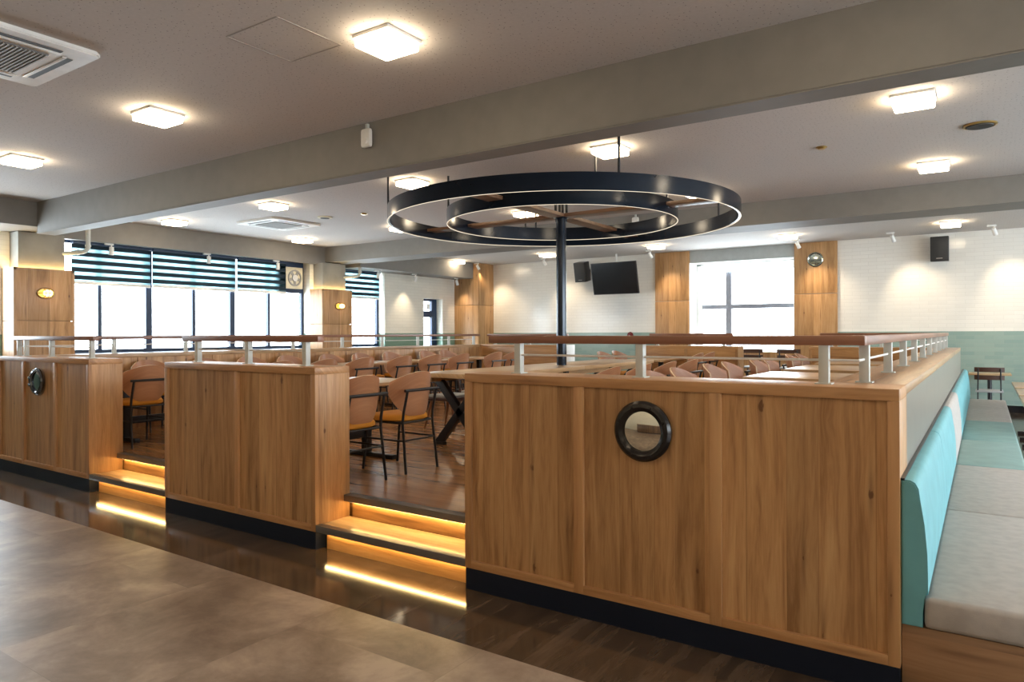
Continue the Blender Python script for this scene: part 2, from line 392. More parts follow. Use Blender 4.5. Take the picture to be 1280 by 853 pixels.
    def build(s, name, mats, parent=None, loc=(0, 0, 0), smooth=True, auto=35, shift=None):
        bm = s.bm
        if shift is not None: bmesh.ops.translate(bm, verts=bm.verts, vec=-Vector(shift))
        bmesh.ops.recalc_face_normals(bm, faces=bm.faces)
        me = bpy.data.meshes.new(name)
        if smooth:
            lim = R(auto)
            for f in bm.faces: f.smooth = True
            for e in bm.edges:
                if len(e.link_faces) == 2 and e.calc_face_angle(0) > lim: e.smooth = False
        bm.to_mesh(me); bm.free()
        for m in (mats if isinstance(mats, (list, tuple)) else [mats]): me.materials.append(m)
        o = bpy.data.objects.new(name, me); COL.objects.link(o)
        o.location = loc
        if parent is not None: o.parent = parent
        return o

class Thing:
    """an Empty at the base of a thing; parts given in world coordinates are moved into its frame"""
    def __init__(s, name, label, cat, loc=(0, 0, 0), rz=0, group=None):
        e = bpy.data.objects.new(name, None); COL.objects.link(e)
        e.empty_display_size = .1; e.location = loc; e.rotation_euler = (0, 0, rz)
        e['label'] = label; e['category'] = cat
        if group: e['group'] = group
        s.e = e; s.loc = Vector(loc)
    def part(s, name, mb, mat, local=False, label=None, parent=None, **kw):
        o = mb.build(name, mat, parent or s.e, shift=None if local else s.loc, **kw)
        if label: o['label'] = label
        return o

def solo(name, mb, mat, label, cat, loc, group=None, **kw):
    o = mb.build(name, mat, None, shift=Vector(loc), loc=loc, **kw)
    o['label'] = label; o['category'] = cat
    if group: o['group'] = group
    return o

def struct(name, mb, mat, loc=(0, 0, 0), label=None, parent=None, **kw):
    o = mb.build(name, mat, parent, shift=Vector(loc), loc=loc if parent is None else (0, 0, 0), **kw)
    if parent is None:
        o['kind'] = 'structure'
        if label: o['label'] = label
    return o

def struct_root(name, loc, label):
    e = bpy.data.objects.new(name, None); COL.objects.link(e); e.location = loc
    e['kind'] = 'structure'; e['label'] = label
    return e

def dup(root, loc, rz, label, group=None):
    r = root.copy(); COL.objects.link(r); r.location = loc; r.rotation_euler = (0, 0, rz); r['label'] = label
    if group: r['group'] = group
    for ch in list(root.children):
        c = ch.copy(); COL.objects.link(c); c.parent = r
        for g in list(ch.children):
            d = g.copy(); COL.objects.link(d); d.parent = c
    return r

B = lambda *a, **k: MB().box(*a, **k)

# ------------------------------------------------------------------ key dimensions (metres)
Y0, Y1 = 3.243, 3.56          # front partitions
PZ = .335                     # platform height
TOP = 1.265                   # partition height
CZ = 3.4                      # ceiling
YW = 15.85                    # far wall
XW = -12.15                   # left wall
XR = 6.0                      # right wall
YB = -4.0                     # wall behind the camera

# ------------------------------------------------------------------ setting
struct('floor', B(XW-.4, XR+.3, YB-.3, 2.66, -.2, 0), M['ftile'], (0, 0, 0), 'beige stone tile floor in the foreground')
struct('floor_boards', B(XW-.4, XR+.3, 2.66, YW+.7, -.2, 0), M['strip'], (0, 0, 0), 'dark glossy wooden floor around the raised seating area')
struct('floor_platform', B(-9.1, -.3, Y1+.02, 12.1, .001, PZ), M['deck'], (0, 0, 0), 'raised wooden platform floor inside the partitions')
struct('ceiling', B(XW-.5, XR+.4, YB-.3, YW+.7, CZ, CZ+.15), M['ceiling'], (0, 0, 0), 'off-white speckled ceiling of the whole room')

# left wall with window and door openings
WZ0, WZ1 = 1.19, 3.06
mb = MB()
mb.box(XW-.29, XW, YB, YW+.6, -.1, 1.505 - 1.505 + .0001)
for (a, b) in ((YB, 2.2), (4.35, 5.15), (10.13, 11.0), (12.42, 13.85), (14.62, YW+.6)):
    mb.box(XW-.29, XW, a, b, 1.505, CZ)
mb.box(XW-.29, XW, 2.2, 4.35, WZ1, CZ); mb.box(XW-.29, XW, 5.15, 10.13, WZ1, CZ); mb.box(XW-.29, XW, 11.0, 12.42, WZ1, CZ)
mb.box(XW-.29, XW, 13.85, 14.62, 2.42, CZ)
struct('wall_left', mb, M['wtile_y'], (0, 0, 0), 'left wall of white glazed tiles with the windows')
mb = MB()
for (a, b) in ((YB, 2.2), (4.35, 5.15), (10.13, 11.0), (12.42, 13.85), (14.62, YW+.6)):
    mb.box(XW-.29, XW, a, b, 0, 1.505)
for (a, b) in ((2.2, 4.35), (5.15, 10.13), (11.0, 12.42)): mb.box(XW-.29, XW, a, b, 0, WZ0)
struct('wall_left_wainscot', mb, M['ttile_y'], (0, 0, 0), 'green tiled lower band of the left wall')

# far wall
WX0, WX1, WS, WT = -5.70, -3.36, 1.06, 3.12
mb = MB(); mb.box(XW-.4, WX0, YW, YW+.6, 1.505, CZ); mb.box(WX1, XR+.3, YW, YW+.6, 1.505, CZ)
struct('wall_far', mb, M['wtile_x'], (0, 0, 0), 'far wall of white glazed tiles')
mb = MB(); mb.box(XW-.4, WX0, YW-.012, YW+.6, .0, 1.505); mb.box(WX1, XR+.3, YW-.012, YW+.6, .0, 1.505)
struct('wall_far_wainscot', mb, M['ttile_x'], (0, 0, 0), 'teal tiled lower band of the far wall')
struct('trim_1', B(WX0, WX1, YW-.01, YW+.6, WT, CZ), M['lintel'], (0, 0, 0), 'grey lintel above the far window')
struct('trim_2', B(WX0, WX1, YW-.015, YW+.6, 0, WS), M['oak_clad'], (0, 0, 0), 'wood panelling under the far window')
struct('baseboard_far', MB().box(XW, WX0, YW-.03, YW-.012, 0, .13).box(WX1, XR, YW-.03, YW-.012, 0, .13), M['blackgloss'], (0, 0, 0), 'black skirting along the far wall')
struct('wall_back', B(XW-.4, XR+.3, YB-.3, YB, 0, CZ), M['wallcream'], (0, 0, 0), 'cream wall behind the viewer')
mb = MB(); mb.box(XR, XR+.3, YB, 1.0, 0, CZ); mb.box(XR, XR+.3, 14.5, YW+.6, 0, CZ); mb.box(XR, XR+.3, 1.0, 14.5, 0, .8); mb.box(XR, XR+.3, 1.0, 14.5, 2.9, CZ)
struct('wall_right', mb, M['whitepaint'], (0, 0, 0), 'right wall beyond the picture')

# beams
mb = MB(); mb.box(-11.24, XR, 4.49, 4.72, 2.95, CZ); mb.box(-11.24, XR, 4.484, 4.49, 2.963, 2.972); mb.box(-11.24, XR, 4.484, 4.49, 2.95, 2.957)
struct('ceiling_beam', mb, M['beam'], (0, 0, 0), 'long grey ceiling beam across the front')
struct('ceiling_beam', B(-12.0, XR, 10.43, 11.08, 3.066, CZ), M['beam'], (0, 0, 0), 'grey ceiling beam at the back')
struct('ceiling_beam', B(XW, -11.24, YB, 5.03, 3.05, CZ), M['beam'], (0, 0, 0), 'grey edge beam over the left front windows')
struct('ceiling_beam', B(XW, -12.0, 5.03, 10.43, 3.02, CZ), M['beam'], (0, 0, 0), 'grey edge beam over the blinds')
struct('ceiling_beam', B(XW, -11.5, 11.0, 15.14, 2.985, CZ), M['beam'], (0, 0, 0), 'grey edge beam at the far left')

# columns by the windows: raw concrete shaft, wood cladding with a warm cove light on top
def column(y0, y1, ztop, name_label, far=False):
    root = struct_root('column', (-12.0, (y0+y1)/2, 0), name_label)
    sh = Vector((-12.0, (y0+y1)/2, 0))
    B(XW+.001, -11.85, y0+.1, y1-.1, 0, 3.04).build('shaft', M['concrete'], root, shift=sh)
    mb = MB()
    t = .03
    for z0, z1 in ((0, 1.706), (1.714, ztop)):
        mb.box(-11.75-t, -11.75, y0, y1, z0, z1, .004); mb.box(XW+.001, -11.75-t, y0, y0+t, z0, z1); mb.box(XW+.001, -11.75-t, y1-t, y1, z0, z1)
    mb.box(-11.81, -11.785, y0+.04, y1-.04, 1.68, 1.74)
    mb.build('cladding', M['oak_clad'], root, shift=sh)
    mb = MB(); mb.box(-11.84, -11.80, y0+.05, y1-.05, ztop-.05, ztop-.03); mb.box(XW+.02, -11.86, y0+.045, y0+.085, ztop-.05, ztop-.03)
    mb.build('cove_light', M['cove'], root, shift=sh)
    mb = MB()
    for y in (y0+.02, y1-.02): mb.box(-11.75, -11.744, y-.018, y+.018, 0, ztop)
    mb.box(-11.75, -11.744, y0, y1, ztop-.035, ztop)
    mb.build('edge_trim', M['oak_clad'], root, shift=sh)
column(4.38, 5.21, 2.495, 'left window column clad in wood')
column(10.13, 10.98, 2.468, 'middle window column clad in wood')
mb = MB()
for z0, z1 in ((0, 2.26), (2.268, CZ-.002)):
    mb.box(XW+.001, -11.33, 15.14, YW-.001, z0, z1, .003)
struct('column', mb, M['oak_clad'], (-11.7, 15.5, 0), 'corner column clad in wood')
mb = MB()
for z0, z1 in ((0, 2.236), (2.244, CZ-.002)): mb.box(-6.53, -5.69, YW-.06, YW+.05, z0, z1, .003)
struct('column', mb, M['oak_clad'], (-6.1, YW, 0), 'wood clad pier left of the far window')
mb = MB()
for z0, z1 in ((0, 2.306), (2.314, CZ-.002)): mb.box(-3.37, -2.525, YW-.06, YW+.05, z0, z1, .003)
struct('column', mb, M['oak_clad'], (-2.9, YW, 0), 'wood clad pier right of the far window')

# windows on the left wall
def left_window(name, y0, y1, z0, z1, mulls, label, broad=()):
    root = struct_root(name, (-12.4, (y0+y1)/2, z0), label)
    sh = Vector(root.location)
    fr = MB()
    fr.box(-12.44, -12.36, y0, y1, z0, z0+.06); fr.box(-12.44, -12.36, y0, y1, z1-.06, z1)
    fr.box(-12.44, -12.36, y0, y0+.05, z0+.06, z1-.06); fr.box(-12.44, -12.36, y1-.06, y1, z0+.06, z1-.06)
    fr.build('window_frame', M['frame'], root, shift=sh)
    for y in mulls:
        w = .055 if y in broad else .03
        B(-12.44, -12.36, y-w, y+w, z0+.06, z1-.06).build('mullion', M['frame'], root, shift=sh)
    B(-12.405, -12.395, y0+.05, y1-.06, z0+.06, z1-.06).build('glass_pane', M['glass'], root, shift=sh)
    B(-12.36, XW+.03, y0, y1, z0-.03, z0+.004).build('window_sill', M['frame'], root, shift=sh)
left_window('window_1', 5.15, 10.13, WZ0, WZ1, (5.876, 6.714, 7.57, 8.39, 9.243), 'wide left window between the two columns', (6.714, 8.39))
left_window('window_2', 11.0, 12.42, WZ0, WZ1, (), 'narrow left window beyond the middle column')
left_window('window_3', 2.2, 4.35, WZ0, WZ1, (3.1,), 'left window in the front bay')
# the dark panel with the ventilation fan in window 1
mb = B(-12.36, -12.33, 9.40, 10.1, 2.38, 3.0)
struct('trim_3', mb, M['frame'], (-12.35, 9.7, 2.38), 'dark panel at the end of the window holding the fan')
t = Thing('ventilation_fan', 'cream square ventilation fan in the dark window panel beside the blinds', 'fan', (-12.33, 9.83, 2.47))
t.part('housing', B(-12.33, -12.27, 9.60, 10.04, 2.47, 2.93, .01), M['cream'])
X = Matrix.Translation((-12.265, 9.82, 2.70)) @ Matrix.Rotation(R(90), 4, 'Y')
t.part('guard_ring', MB().lathe([(.145, 0), (.175, 0), (.175, .02), (.145, .02)], 32, X, True), M['fangrey'])
t.part('hub', MB().lathe([(0, .03), (.07, .025), (.075, 0), (0, 0)], 24, X), M['white'])
mb = MB()
for k in range(5):
    mb.box(.07, .146, -.03, .03, .002, .01, 0, X @ Matrix.Rotation(2*PI*k/5, 4, 'Z'))
t.part('blade', mb, M['fangrey'])

# door in the left wall
root = struct_root('door_1', (-12.4, 14.2, 0), 'glazed dark framed door in the left wall'); sh = Vector(root.location)
mb = MB(); mb.box(-12.44, -12.36, 13.85, 13.90, 0, 2.42); mb.box(-12.44, -12.36, 14.42, 14.62, 0, 2.42); mb.box(-12.44, -12.36, 13.9, 14.42, 2.36, 2.42)
mb.box(-12.44, -12.36, 13.9, 14.42, 1.93, 2.10); mb.box(-12.44, -12.36, 13.9, 14.42, 0, .25)
mb.build('door_frame', M['frame'], root, shift=sh)
B(-12.405, -12.395, 13.9, 14.42, .25, 2.36).build('door_glass', M['glass'], root, shift=sh)
MB().tube([(-12.36, 14.46, .95), (-12.31, 14.46, .95), (-12.31, 14.46, 1.15), (-12.36, 14.46, 1.15)], .012).build('door_handle', M['postgrey'], root, shift=sh)
solo('door_notice', MB().box(-12.394, -12.390, 14.24, 14.38, 2.14, 2.30), M['white'], 'small white paper notice on the glass above the far door', 'notice', (-12.392, 14.31, 2.14))

# far window
root = struct_root('window_4', (-4.5, 16.3, WS), 'far window between the wood clad piers'); sh = Vector(root.location)
mb = MB(); mb.box(WX0, WX0+.16, 16.28, 16.34, WS, WT); mb.box(WX1-.12, WX1, 16.28, 16.34, WS, WT); mb.box(WX0, WX1, 16.28, 16.34, WS, WS+.04); mb.box(WX0, WX1, 16.28, 16.34, 3.08, WT)
mb.build('window_frame', M['whitepaint'], root, shift=sh)
B(-4.98, -4.85, 16.25, 16.34, WS+.04, 2.91, .004).build('mullion', M['greyframe'], root, shift=sh)
B(WX0+.16, WX1-.12, 16.26, 16.33, 2.046, 2.146, .004).build('transom', M['greyframe'], root, shift=sh)
B(WX0+.16, WX1-.12, 16.30, 16.31, WS+.04, 3.08).build('glass_pane', M['glass'], root, shift=sh)
mb = MB(); mb.box(WX0, WX0+.025, YW-.055, 16.28, WS, WT); mb.box(WX1-.025, WX1, YW-.055, 16.28, WS, WT); mb.box(WX0, WX1, YW, 16.28, WT-.012, WT); mb.box(WX0, WX1, YW-.01, 16.28, WS-.002, WS+.012)
mb.build('window_reveal', M['whitepaint'], root, shift=sh)
t = Thing('roller_blind', 'white roller blind rolled up at the top of the far window', 'blind', (-4.5, 16.2, 2.9))
t.part('roller', MB().cyl((WX0+.2, 16.2, 3.085), (WX1-.06, 16.2, 3.085), .022), M['white'])
t.part('blind_fabric', B(WX0+.17, WX1-.04, 16.158, 16.162, 2.93, 3.07), M['sheer'])
t.part('bottom_bar', MB().cyl((WX0+.2, 16.16, 2.925), (WX1-.06, 16.16, 2.925), .012), M['white'])
# right wall window (out of the picture, lets in the daylight from the right)
root = struct_root('window_5', (6.15, 7.7, .8), 'long window in the right wall'); sh = Vector(root.location)
mb = MB(); mb.box(6.1, 6.18, 1.0, 14.5, .8, .86); mb.box(6.1, 6.18, 1.0, 14.5, 2.84, 2.9)
for y in (1.03, 3.2, 5.45, 7.7, 9.95, 12.2, 14.47): mb.box(6.1, 6.18, y-.03, y+.03, .86, 2.84)
mb.build('window_frame', M['greyframe'], root, shift=sh)
B(6.135, 6.145, 1.06, 14.44, .86, 2.84).build('glass_pane', M['glass'], root, shift=sh)

# striped blinds
def blind(y0, y1, zt, zb, label):
    t = Thing('striped_blind', label, 'blind', (-12.28, (y0+y1)/2, zb), group='navy striped blinds on the left windows')
    t.part('headrail', B(-12.33, -12.22, y0, y1, zt, zt+.06, .006), M['frame'])
    t.part('blind_fabric', B(-12.283, -12.277, y0, y1, zb+.05, zt), M['blind'])
    t.part('bottom_bar', B(-12.30, -12.26, y0, y1, zb, zb+.05, .008), M['white'])
blind(5.40, 6.69, 2.98, 2.325, 'navy striped blind beside the left column, leftmost of the three on the wide window')
blind(6.73, 8.40, 2.98, 2.335, 'navy striped blind in the middle of the wide left window')
blind(8.44, 9.60, 2.98, 2.345, 'navy striped blind next to the ventilation fan on the wide left window')
blind(11.04, 12.36, 2.96, 2.33, 'navy striped blind on the narrow window beyond the middle column')

# drain pipes by the columns
def pipe(y, label, g):
    t = Thing('drain_pipe', label, 'pipe', (-11.62, y, 2.75), group=g)
    t.part('pipe', MB().tube([(-11.62, y, 3.4), (-11.62, y, 2.86), (-11.63, y-.02, 2.815), (-11.66, y-.06, 2.79), (-11.86, y-.24, 2.76), (-12.1, y-.45, 2.75)], .034, 12), M['postgrey'])
    t.part('collar', MB().cyl((-11.62, y, 2.875), (-11.62, y, 2.905), .042), M['postgrey'])
    t.part('collar', MB().cyl((-11.70, y-.096, 2.785), (-11.725, y-.118, 2.782), .042), M['postgrey'])
pipe(5.35, 'bent grey drain pipe beside the left window column, under the front beam', None)
pipe(11.1, 'bent grey drain pipe beside the middle window column, under the back beam', None)

# ------------------------------------------------------------------ front partitions
def partition(label, x0, x1, y0, y1, stiles, kick=True, endmat=None):
    cx = (x0+x1)/2
    t = Thing('wood_partition', label, 'partition', (cx, (y0+y1)/2, 0))
    zb = .126
    edges = [(x0, x0+.045)] + [(s-w/2, s+w/2) for s, w in stiles] + [(x1-.045, x1)]
    fr = MB()
    for a, b in edges: fr.box(a, b, y0, y0+.03, zb, TOP-.05, .0015)
    t.part('stile', fr, M['oak_fr'])
    fr = MB()
    for (a, b), (c, d) in zip(edges, edges[1:]):
        fr.box(b, c, y0, y0+.03, zb, zb+.043, .0015)
    t.part('bottom_rail', fr, M['oak_frx'])
    for (a, b), (c, d) in zip(edges, edges[1:]):
        t.part('panel', B(b+.0005, c-.0005, y0+.019, y0+.03, zb+.0435, TOP-.0505), M['oak'])
    t.part('body', B(x0, x1, y0+.03, y1, zb, TOP-.05, .002), M['oak'])
    t.part('top_cap', B(x0, x1, y0, y1, TOP-.05, TOP, .004), M['oak_frx'])
    t.part('kickboard', B(x0+.002, x1-.002, y0+.004, y1-.004, 0, zb), M['kick'], label='dark navy kickboard')
    return t
partition('wood panelled partition at the right front corner, with the round dark porthole mirror', -2.53, -.287, Y0, Y1, [(-1.775, .055), (-1.047, .055)])
partition('wood panelled partition standing free between the two stepped entrances', -5.735, -3.84, Y0, Y1, [(-4.741, .042)])
partition('wood panelled partition at the left edge with the narrow silvery porthole', -9.1, -7.042, Y0, Y1, [(-8.476, .055), (-7.748, .055)])

# side and rear partitions of the platform
t = Thing('side_partition', 'long wooden partition along the left side of the platform below the windows', 'partition', (-8.94, 7.8, 0))
t.part('body', B(-9.1, -8.78, Y1+.002, 12.12, 0, TOP-.05, .002), M['oak'])
t.part('top_cap', B(-9.1, -8.78, Y1+.002, 12.12, TOP-.05, TOP, .004), M['oak_y'])
mb = MB()
for k in range(9): mb.box(-8.78, -8.768, 3.6+k*1.02, 3.645+k*1.02, PZ, TOP-.05)
t.part('face_frame', mb, M['oak'])
t = Thing('counter_partition', 'long wood topped counter wall down the right side, behind the turquoise bench', 'counter', (-.45, 7.8, 0))
t.part('body', B(-.61, -.298, Y1+.002, 12.12, 0, TOP-.045, .002), M['oak'])
t.part('top_cap', B(-.61, -.287, Y1+.002, 12.12, TOP-.045, TOP, .004), M['oak_y'])
t.part('side_panel', B(-.298, -.288, Y1+.002, 12.12, 0, TOP-.045), M['taupe'], label='wood laminate panel facing the bench, greyish window sheen painted in')
def back_partition(label, x0, x1, white=False):
    t = Thing('rear_partition', label, 'partition', ((x0+x1)/2, 11.96, 0))
    t.part('body', B(x0, x1, 11.8, 12.12, 0, TOP-.05, .002), M['oak_x'])
    t.part('top_cap', B(x0, x1, 11.8, 12.12, TOP-.05, TOP, .004), M['oak_x'])
    mb = MB()
    n = max(2, int((x1-x0)/.75)); 
    for k in range(n+1):
        x = x0+(x1-x0-.045)*k/n; mb.box(x, x+.045, 11.788, 11.8, PZ, TOP-.05)
    t.part('face_frame', mb, M['oak'])
    if white: t.part('glare_end_panel', B(x1, x1+.02, 11.8, 12.12, 0, TOP, .003), M['whitepaint'], label='end face with the window reflection painted white')  # white paint stands for the bright window reflected in the end face
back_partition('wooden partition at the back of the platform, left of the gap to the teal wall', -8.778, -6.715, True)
back_partition('short wooden partition at the back of the platform, between the two rear gaps', -5.22, -3.41)
back_partition('wooden partition at the back of the platform next to the right counter wall', -2.30, -.612)

t = Thing('service_counter', 'brown wooden service counter behind the viewer, seen only in the porthole mirror', 'counter', (-2.6, -2.9, 0))
t.part('body', B(-4.6, -.6, -3.3, -2.55, .08, 1.0, .004), M['darkoak'])
t.part('top_cap', B(-4.65, -.55, -3.35, -2.5, 1.0, 1.04, .004), M['table_wood_x'])
t.part('plinth', B(-4.55, -.65, -3.25, -2.6, 0, .08), M['kick'])
# ------------------------------------------------------------------ steps
def step(label, x0, x1):
    t = Thing('entrance_step', label, 'step', ((x0+x1)/2, Y0+.15, 0))
    a, b = x0+.002, x1-.002
    t.part('lower_riser', B(a+.03, b, Y0+.075, Y0+.10, 0, .128), M['oak_x'])
    t.part('lower_nosing', B(a, b, Y0, Y0+.055, .126, .174, .002), M['nosing'], label='grey metal nosing')
    t.part('tread', B(a, b, Y0+.055, Y1-.01, .128, .172), M['tread'])
    t.part('upper_riser', B(a+.03, b, Y1-.005, Y1+.018, .172, .292), M['oak_x'])
    t.part('upper_nosing', B(a, b, Y1-.06, Y1+.018, .290, PZ+.002, .002), M['nosing'], label='grey metal nosing')
    t.part('led_strip', B(a+.04, b-.01, Y0+.048, Y0+.060, .116, .126), M['led'], label='warm glowing light strip under the lower nosing')
    t.part('led_strip', B(a+.04, b-.01, Y1-.030, Y1-.018, .280, .290), M['led'], label='warm glowing light strip under the upper nosing')
step('lit two-tread entrance step between the free standing and the right partition', -3.84, -2.53)
step('lit two-tread entrance step between the left and the free standing partition', -7.042, -5.735)

# ------------------------------------------------------------------ railings
def rail_x(label, x0, x1, y, posts, wood=True, zb=TOP, thin=(None, None)):
    t = Thing('low_railing', label, 'railing', ((x0+x1)/2, y, zb))
    t.part('handrail', B(x0, x1, y-.03, y+.03, 1.440, 1.484, .005), M['rail_wood_x'])
    for p in posts:
        q = t.part('post', B(p-.021, p+.021, y-.021, y+.021, zb+.006, 1.440, .002), M['postgrey'])
        t.part('foot_plate', B(p-.035, p+.035, y-.035, y+.035, zb, zb+.006), M['postgrey'], parent=q)
    a, b = thin
    t.part('thin_rod', MB().cyl((a if a is not None else posts[0], y, 1.373), (b if b is not None else posts[-1], y, 1.373), .006), M['railwhite'])
    return t
YR = 3.41
t = rail_x('low railing with brown handrail on the right front partition and along the right counter', -2.455, -.43, YR, [-2.255, -1.491, -.60])
t.part('handrail', B(-.49, -.43, YR+.03, 11.99, 1.440, 1.484, .005), M['rail_wood_y'])
for y in (3.60, 4.55, 5.45, 6.37, 7.28, 8.2, 9.15, 10.05, 11.0, 11.9):
    q = t.part('post', B(-.481, -.439, y-.021, y+.021, TOP+.006, 1.440, .002), M['postgrey'])
    t.part('foot_plate', B(-.495, -.425, y-.035, y+.035, TOP, TOP+.006), M['postgrey'], parent=q)
t.part('thin_rod', MB().tube([(-.60, YR, 1.373), (-.46, YR, 1.373), (-.46, 11.9, 1.373)], .006), M['railwhite'])
rail_x('low railing with brown handrail on the free standing middle partition', -5.70, -3.97, YR, [-5.506, -4.816, -4.13])
t = rail_x('low railing with brown handrail turning the left corner and running below the windows', -9.07, -7.25, YR, [-8.99, -8.815, -8.197, -7.334])
t.part('handrail', B(-8.98, -8.92, YR+.03, 11.99, 1.440, 1.484, .005), M['rail_wood_y'])
for y in (4.42, 5.36, 6.27, 7.13, 8.14, 9.08, 10.03, 10.96, 11.79):
    q = t.part('post', B(-8.971, -8.929, y-.021, y+.021, TOP+.006, 1.440, .002), M['postgrey'])
    t.part('foot_plate', B(-8.985, -8.915, y-.035, y+.035, TOP, TOP+.006), M['postgrey'], parent=q)
t.part('thin_rod', MB().cyl((-8.95, YR, 1.373), (-8.95, 11.79, 1.373), .006), M['railwhite'])
rail_x('low railing on the rear partition left of the gap to the teal wall', -8.70, -6.76, 11.96, [-8.5, -7.65, -6.9])
rail_x('low railing on the short rear partition between the two gaps', -5.05, -3.55, 11.96, [-4.9, -4.3, -3.7])
rail_x('low railing on the rear partition next to the right counter', -2.16, -.53, 11.96, [-2.0, -1.3, -.64])

# ------------------------------------------------------------------ portholes
def porthole(x, z, ro, ri, label, mats, hinge=True, name='porthole_mirror'):
    t = Thing(name, label, 'mirror', (x, Y0, z))
    F = Matrix.Rotation(R(90), 4, 'X')           # local z -> -Y
    t.part('ring', MB().lathe([(ri, 0), (ro, 0), (ro, .012), (ro-.012, .026), (ro-.03, .030), (ri+.012, .026), (ri, .018)], 56, F, True), mats[0], local=True)
    dome = .010
    t.part('glass', MB().lathe([(0, .010+dome)]+[(ri*math.sin(a)/math.sin(.55), .010+dome*(math.cos(a)-math.cos(.55))/(1-math.cos(.55))) for a in (.08, .16, .24, .32, .40, .48, .55)]+[(ri, .004), (0, .004)], 56, F), mats[1], local=True, auto=60)
    for k in range(8):
        a = 2*PI*(k+.5)/8; rm = (ro+ri)/2
        t.part('bolt', MB().lathe([(0, .034), (.005, .033), (.007, .029), (.007, .024), (0, .024)], 12, F @ Matrix.Translation((rm*math.cos(a), rm*math.sin(a), 0))), mats[0], local=True)
    if not hinge: return t
    mb = MB()
    for dz in (-.035, .035): mb.box(-ro-.006, -ro+.03, -.034, -.004, dz-.009, dz+.009, .003)
    mb.cyl((-ro-.004, -.02, -.055), (-ro-.004, -.02, .055), .008, n=12)
    t.part('hinge', mb, mats[0], local=True)
    return t
porthole(-1.408, 1.010, .151, .100, 'round dark bronze porthole mirror on the right front partition', (M['bronze'], M['mirror']), False)
porthole(-8.123, 1.016, .140, .098, 'round black porthole with smoked glass on the left partition', (M['steelring'], M['smoked']))
t = Thing('porthole_mirror', 'small round grey porthole mirror high on the pier right of the far window', 'mirror', (-2.945, YW-.06, 3.03))
F = Matrix.Rotation(R(90), 4, 'X')
t.part('ring', MB().lathe([(.125, 0), (.155, 0), (.155, .02), (.14, .03), (.125, .02)], 40, F, True), M['greyglass'], local=True)
t.part('glass', MB().lathe([(0, .02), (.06, .018), (.126, .008), (.126, .002), (0, .002)], 40, F), M['greyglass'], local=True)

# ------------------------------------------------------------------ ring chandelier with its mast
PX, PY = -4.365, 7.56
t = Thing('ring_chandelier', 'large double ring chandelier of dark bands around the central mast', 'chandelier', (PX, PY, 2.845))
def band(r, name):
    o = t.part(name, MB().lathe([(r-.028, .006), (r, .0), (r, .175), (r-.028, .175)], 128, None, True), M['navy'], local=True, auto=50)
    t.part('light_strip', MB().lathe([(r-.008, -.003), (r-.001, -.003), (r-.001, .001), (r-.008, .002)], 128, None, True), M['ringled'], local=True, parent=o, label='thin glowing strip under the band')
band(2.135, 'outer_ring'); band(1.42, 'inner_ring')
for a in (0, 90, 180, 270):
    mm = Matrix.Rotation(R(a), 4, 'Z')
    t.part('cross_arm', B(.085, 2.11, -.10, .10, .085, .125, .004, mm), M['armwood'], local=True)
t.part('hub_plate', B(-.085, .085, -.085, .085, .085, .13, .004), M['navy'], local=True)
for sx in (-.05, .05):
    for sy in (-.05, .05): t.part('hanging_rod', MB().cyl((sx, sy, .125), (sx, sy, CZ-2.845), .016, n=12), M['black'], local=True)
for r in (2.121, 1.406):
    for a in (45, 135, 225, 315):
        x, y = r*math.cos(R(a)), r*math.sin(R(a))
        t.part('hanging_rod', MB().cyl((x, y, .172), (x, y, CZ-2.845), .013, n=10), M['black'], local=True)
t = Thing('mast_pole', 'dark navy steel mast rising from the long communal table to the ring chandelier', 'pole', (PX, PY, PZ))
t.part('shaft', MB().cyl((PX, PY, PZ+.02), (PX, PY, 2.925), .062, n=28), M['navy'])
t.part('base_plate', MB().cyl((PX, PY, PZ), (PX, PY, PZ+.02), .14, n=28), M['navy'])
t.part('collar', MB().lathe([(.062, 2.88), (.072, 2.88), (.072, 2.925), (.062, 2.925)], 28, Matrix.Translation((PX, PY, 0)), True), M['navy'])

# ------------------------------------------------------------------ lamps
def clamp(x, y, label):
    t = Thing('ceiling_lamp', label, 'ceiling lamp', (x, y, CZ), group='square ceiling lamps')
    t.part('housing', B(-.155, .155, -.155, .155, -.022, 0, .004), M['white'], local=True)
    d = t.part('diffuser', B(-.145, .145, -.145, .145, -.078, -.022, .014), M['lampglow'], local=True, label='glowing frosted diffuser')
rows = [(3.27, 'before the front beam', {-3.17: 'nearest the viewer', -5.87: 'second from the right', -8.55: 'at the left edge of the photo'}),
        (6.5, 'behind the front beam', {-.47: 'at the upper right', -3.17: 'above the ring chandelier', -5.88: 'just left of the ring chandelier', -8.58: 'in front of the ceiling air conditioner', -11.17: 'leftmost, near the blinds'}),
        (9.2, 'before the back beam', {-.47: 'at the right', -3.17: 'behind the right of the ring chandelier', -5.95: 'seen inside the inner ring of the chandelier', -8.6: 'behind the left of the ring chandelier', -11.25: 'leftmost, behind the ceiling air conditioner'}),
        (14.33, 'in the farthest row', {-.48: 'above the right loudspeaker', -3.17: 'in front of the small grey porthole', -5.9: 'in front of the far window', -8.65: 'left of the mast, above the TV wall', -11.4: 'leftmost, by the corner column'})]
for y, rl, xs in rows:
    for x, d in xs.items(): clamp(x, y, 'square ceiling lamp %s, %s' % (rl, d))
# lamps of the same grid just out of view at the right
for y in (3.27, 6.5, 9.2, 14.33):
    for x in ((-.47, 2.25, 4.8) if y < 4 else (2.25, 4.8)): clamp(x, y, 'square ceiling lamp outside the photo at the right')
for y in (.05, -2.9):  # unseen rows added to brighten the front panels
    for x in (-8.55, -5.87, -3.17, -.47, 2.25, 4.8): clamp(x, y, 'unseen square ceiling lamp added as fill light behind the viewer')

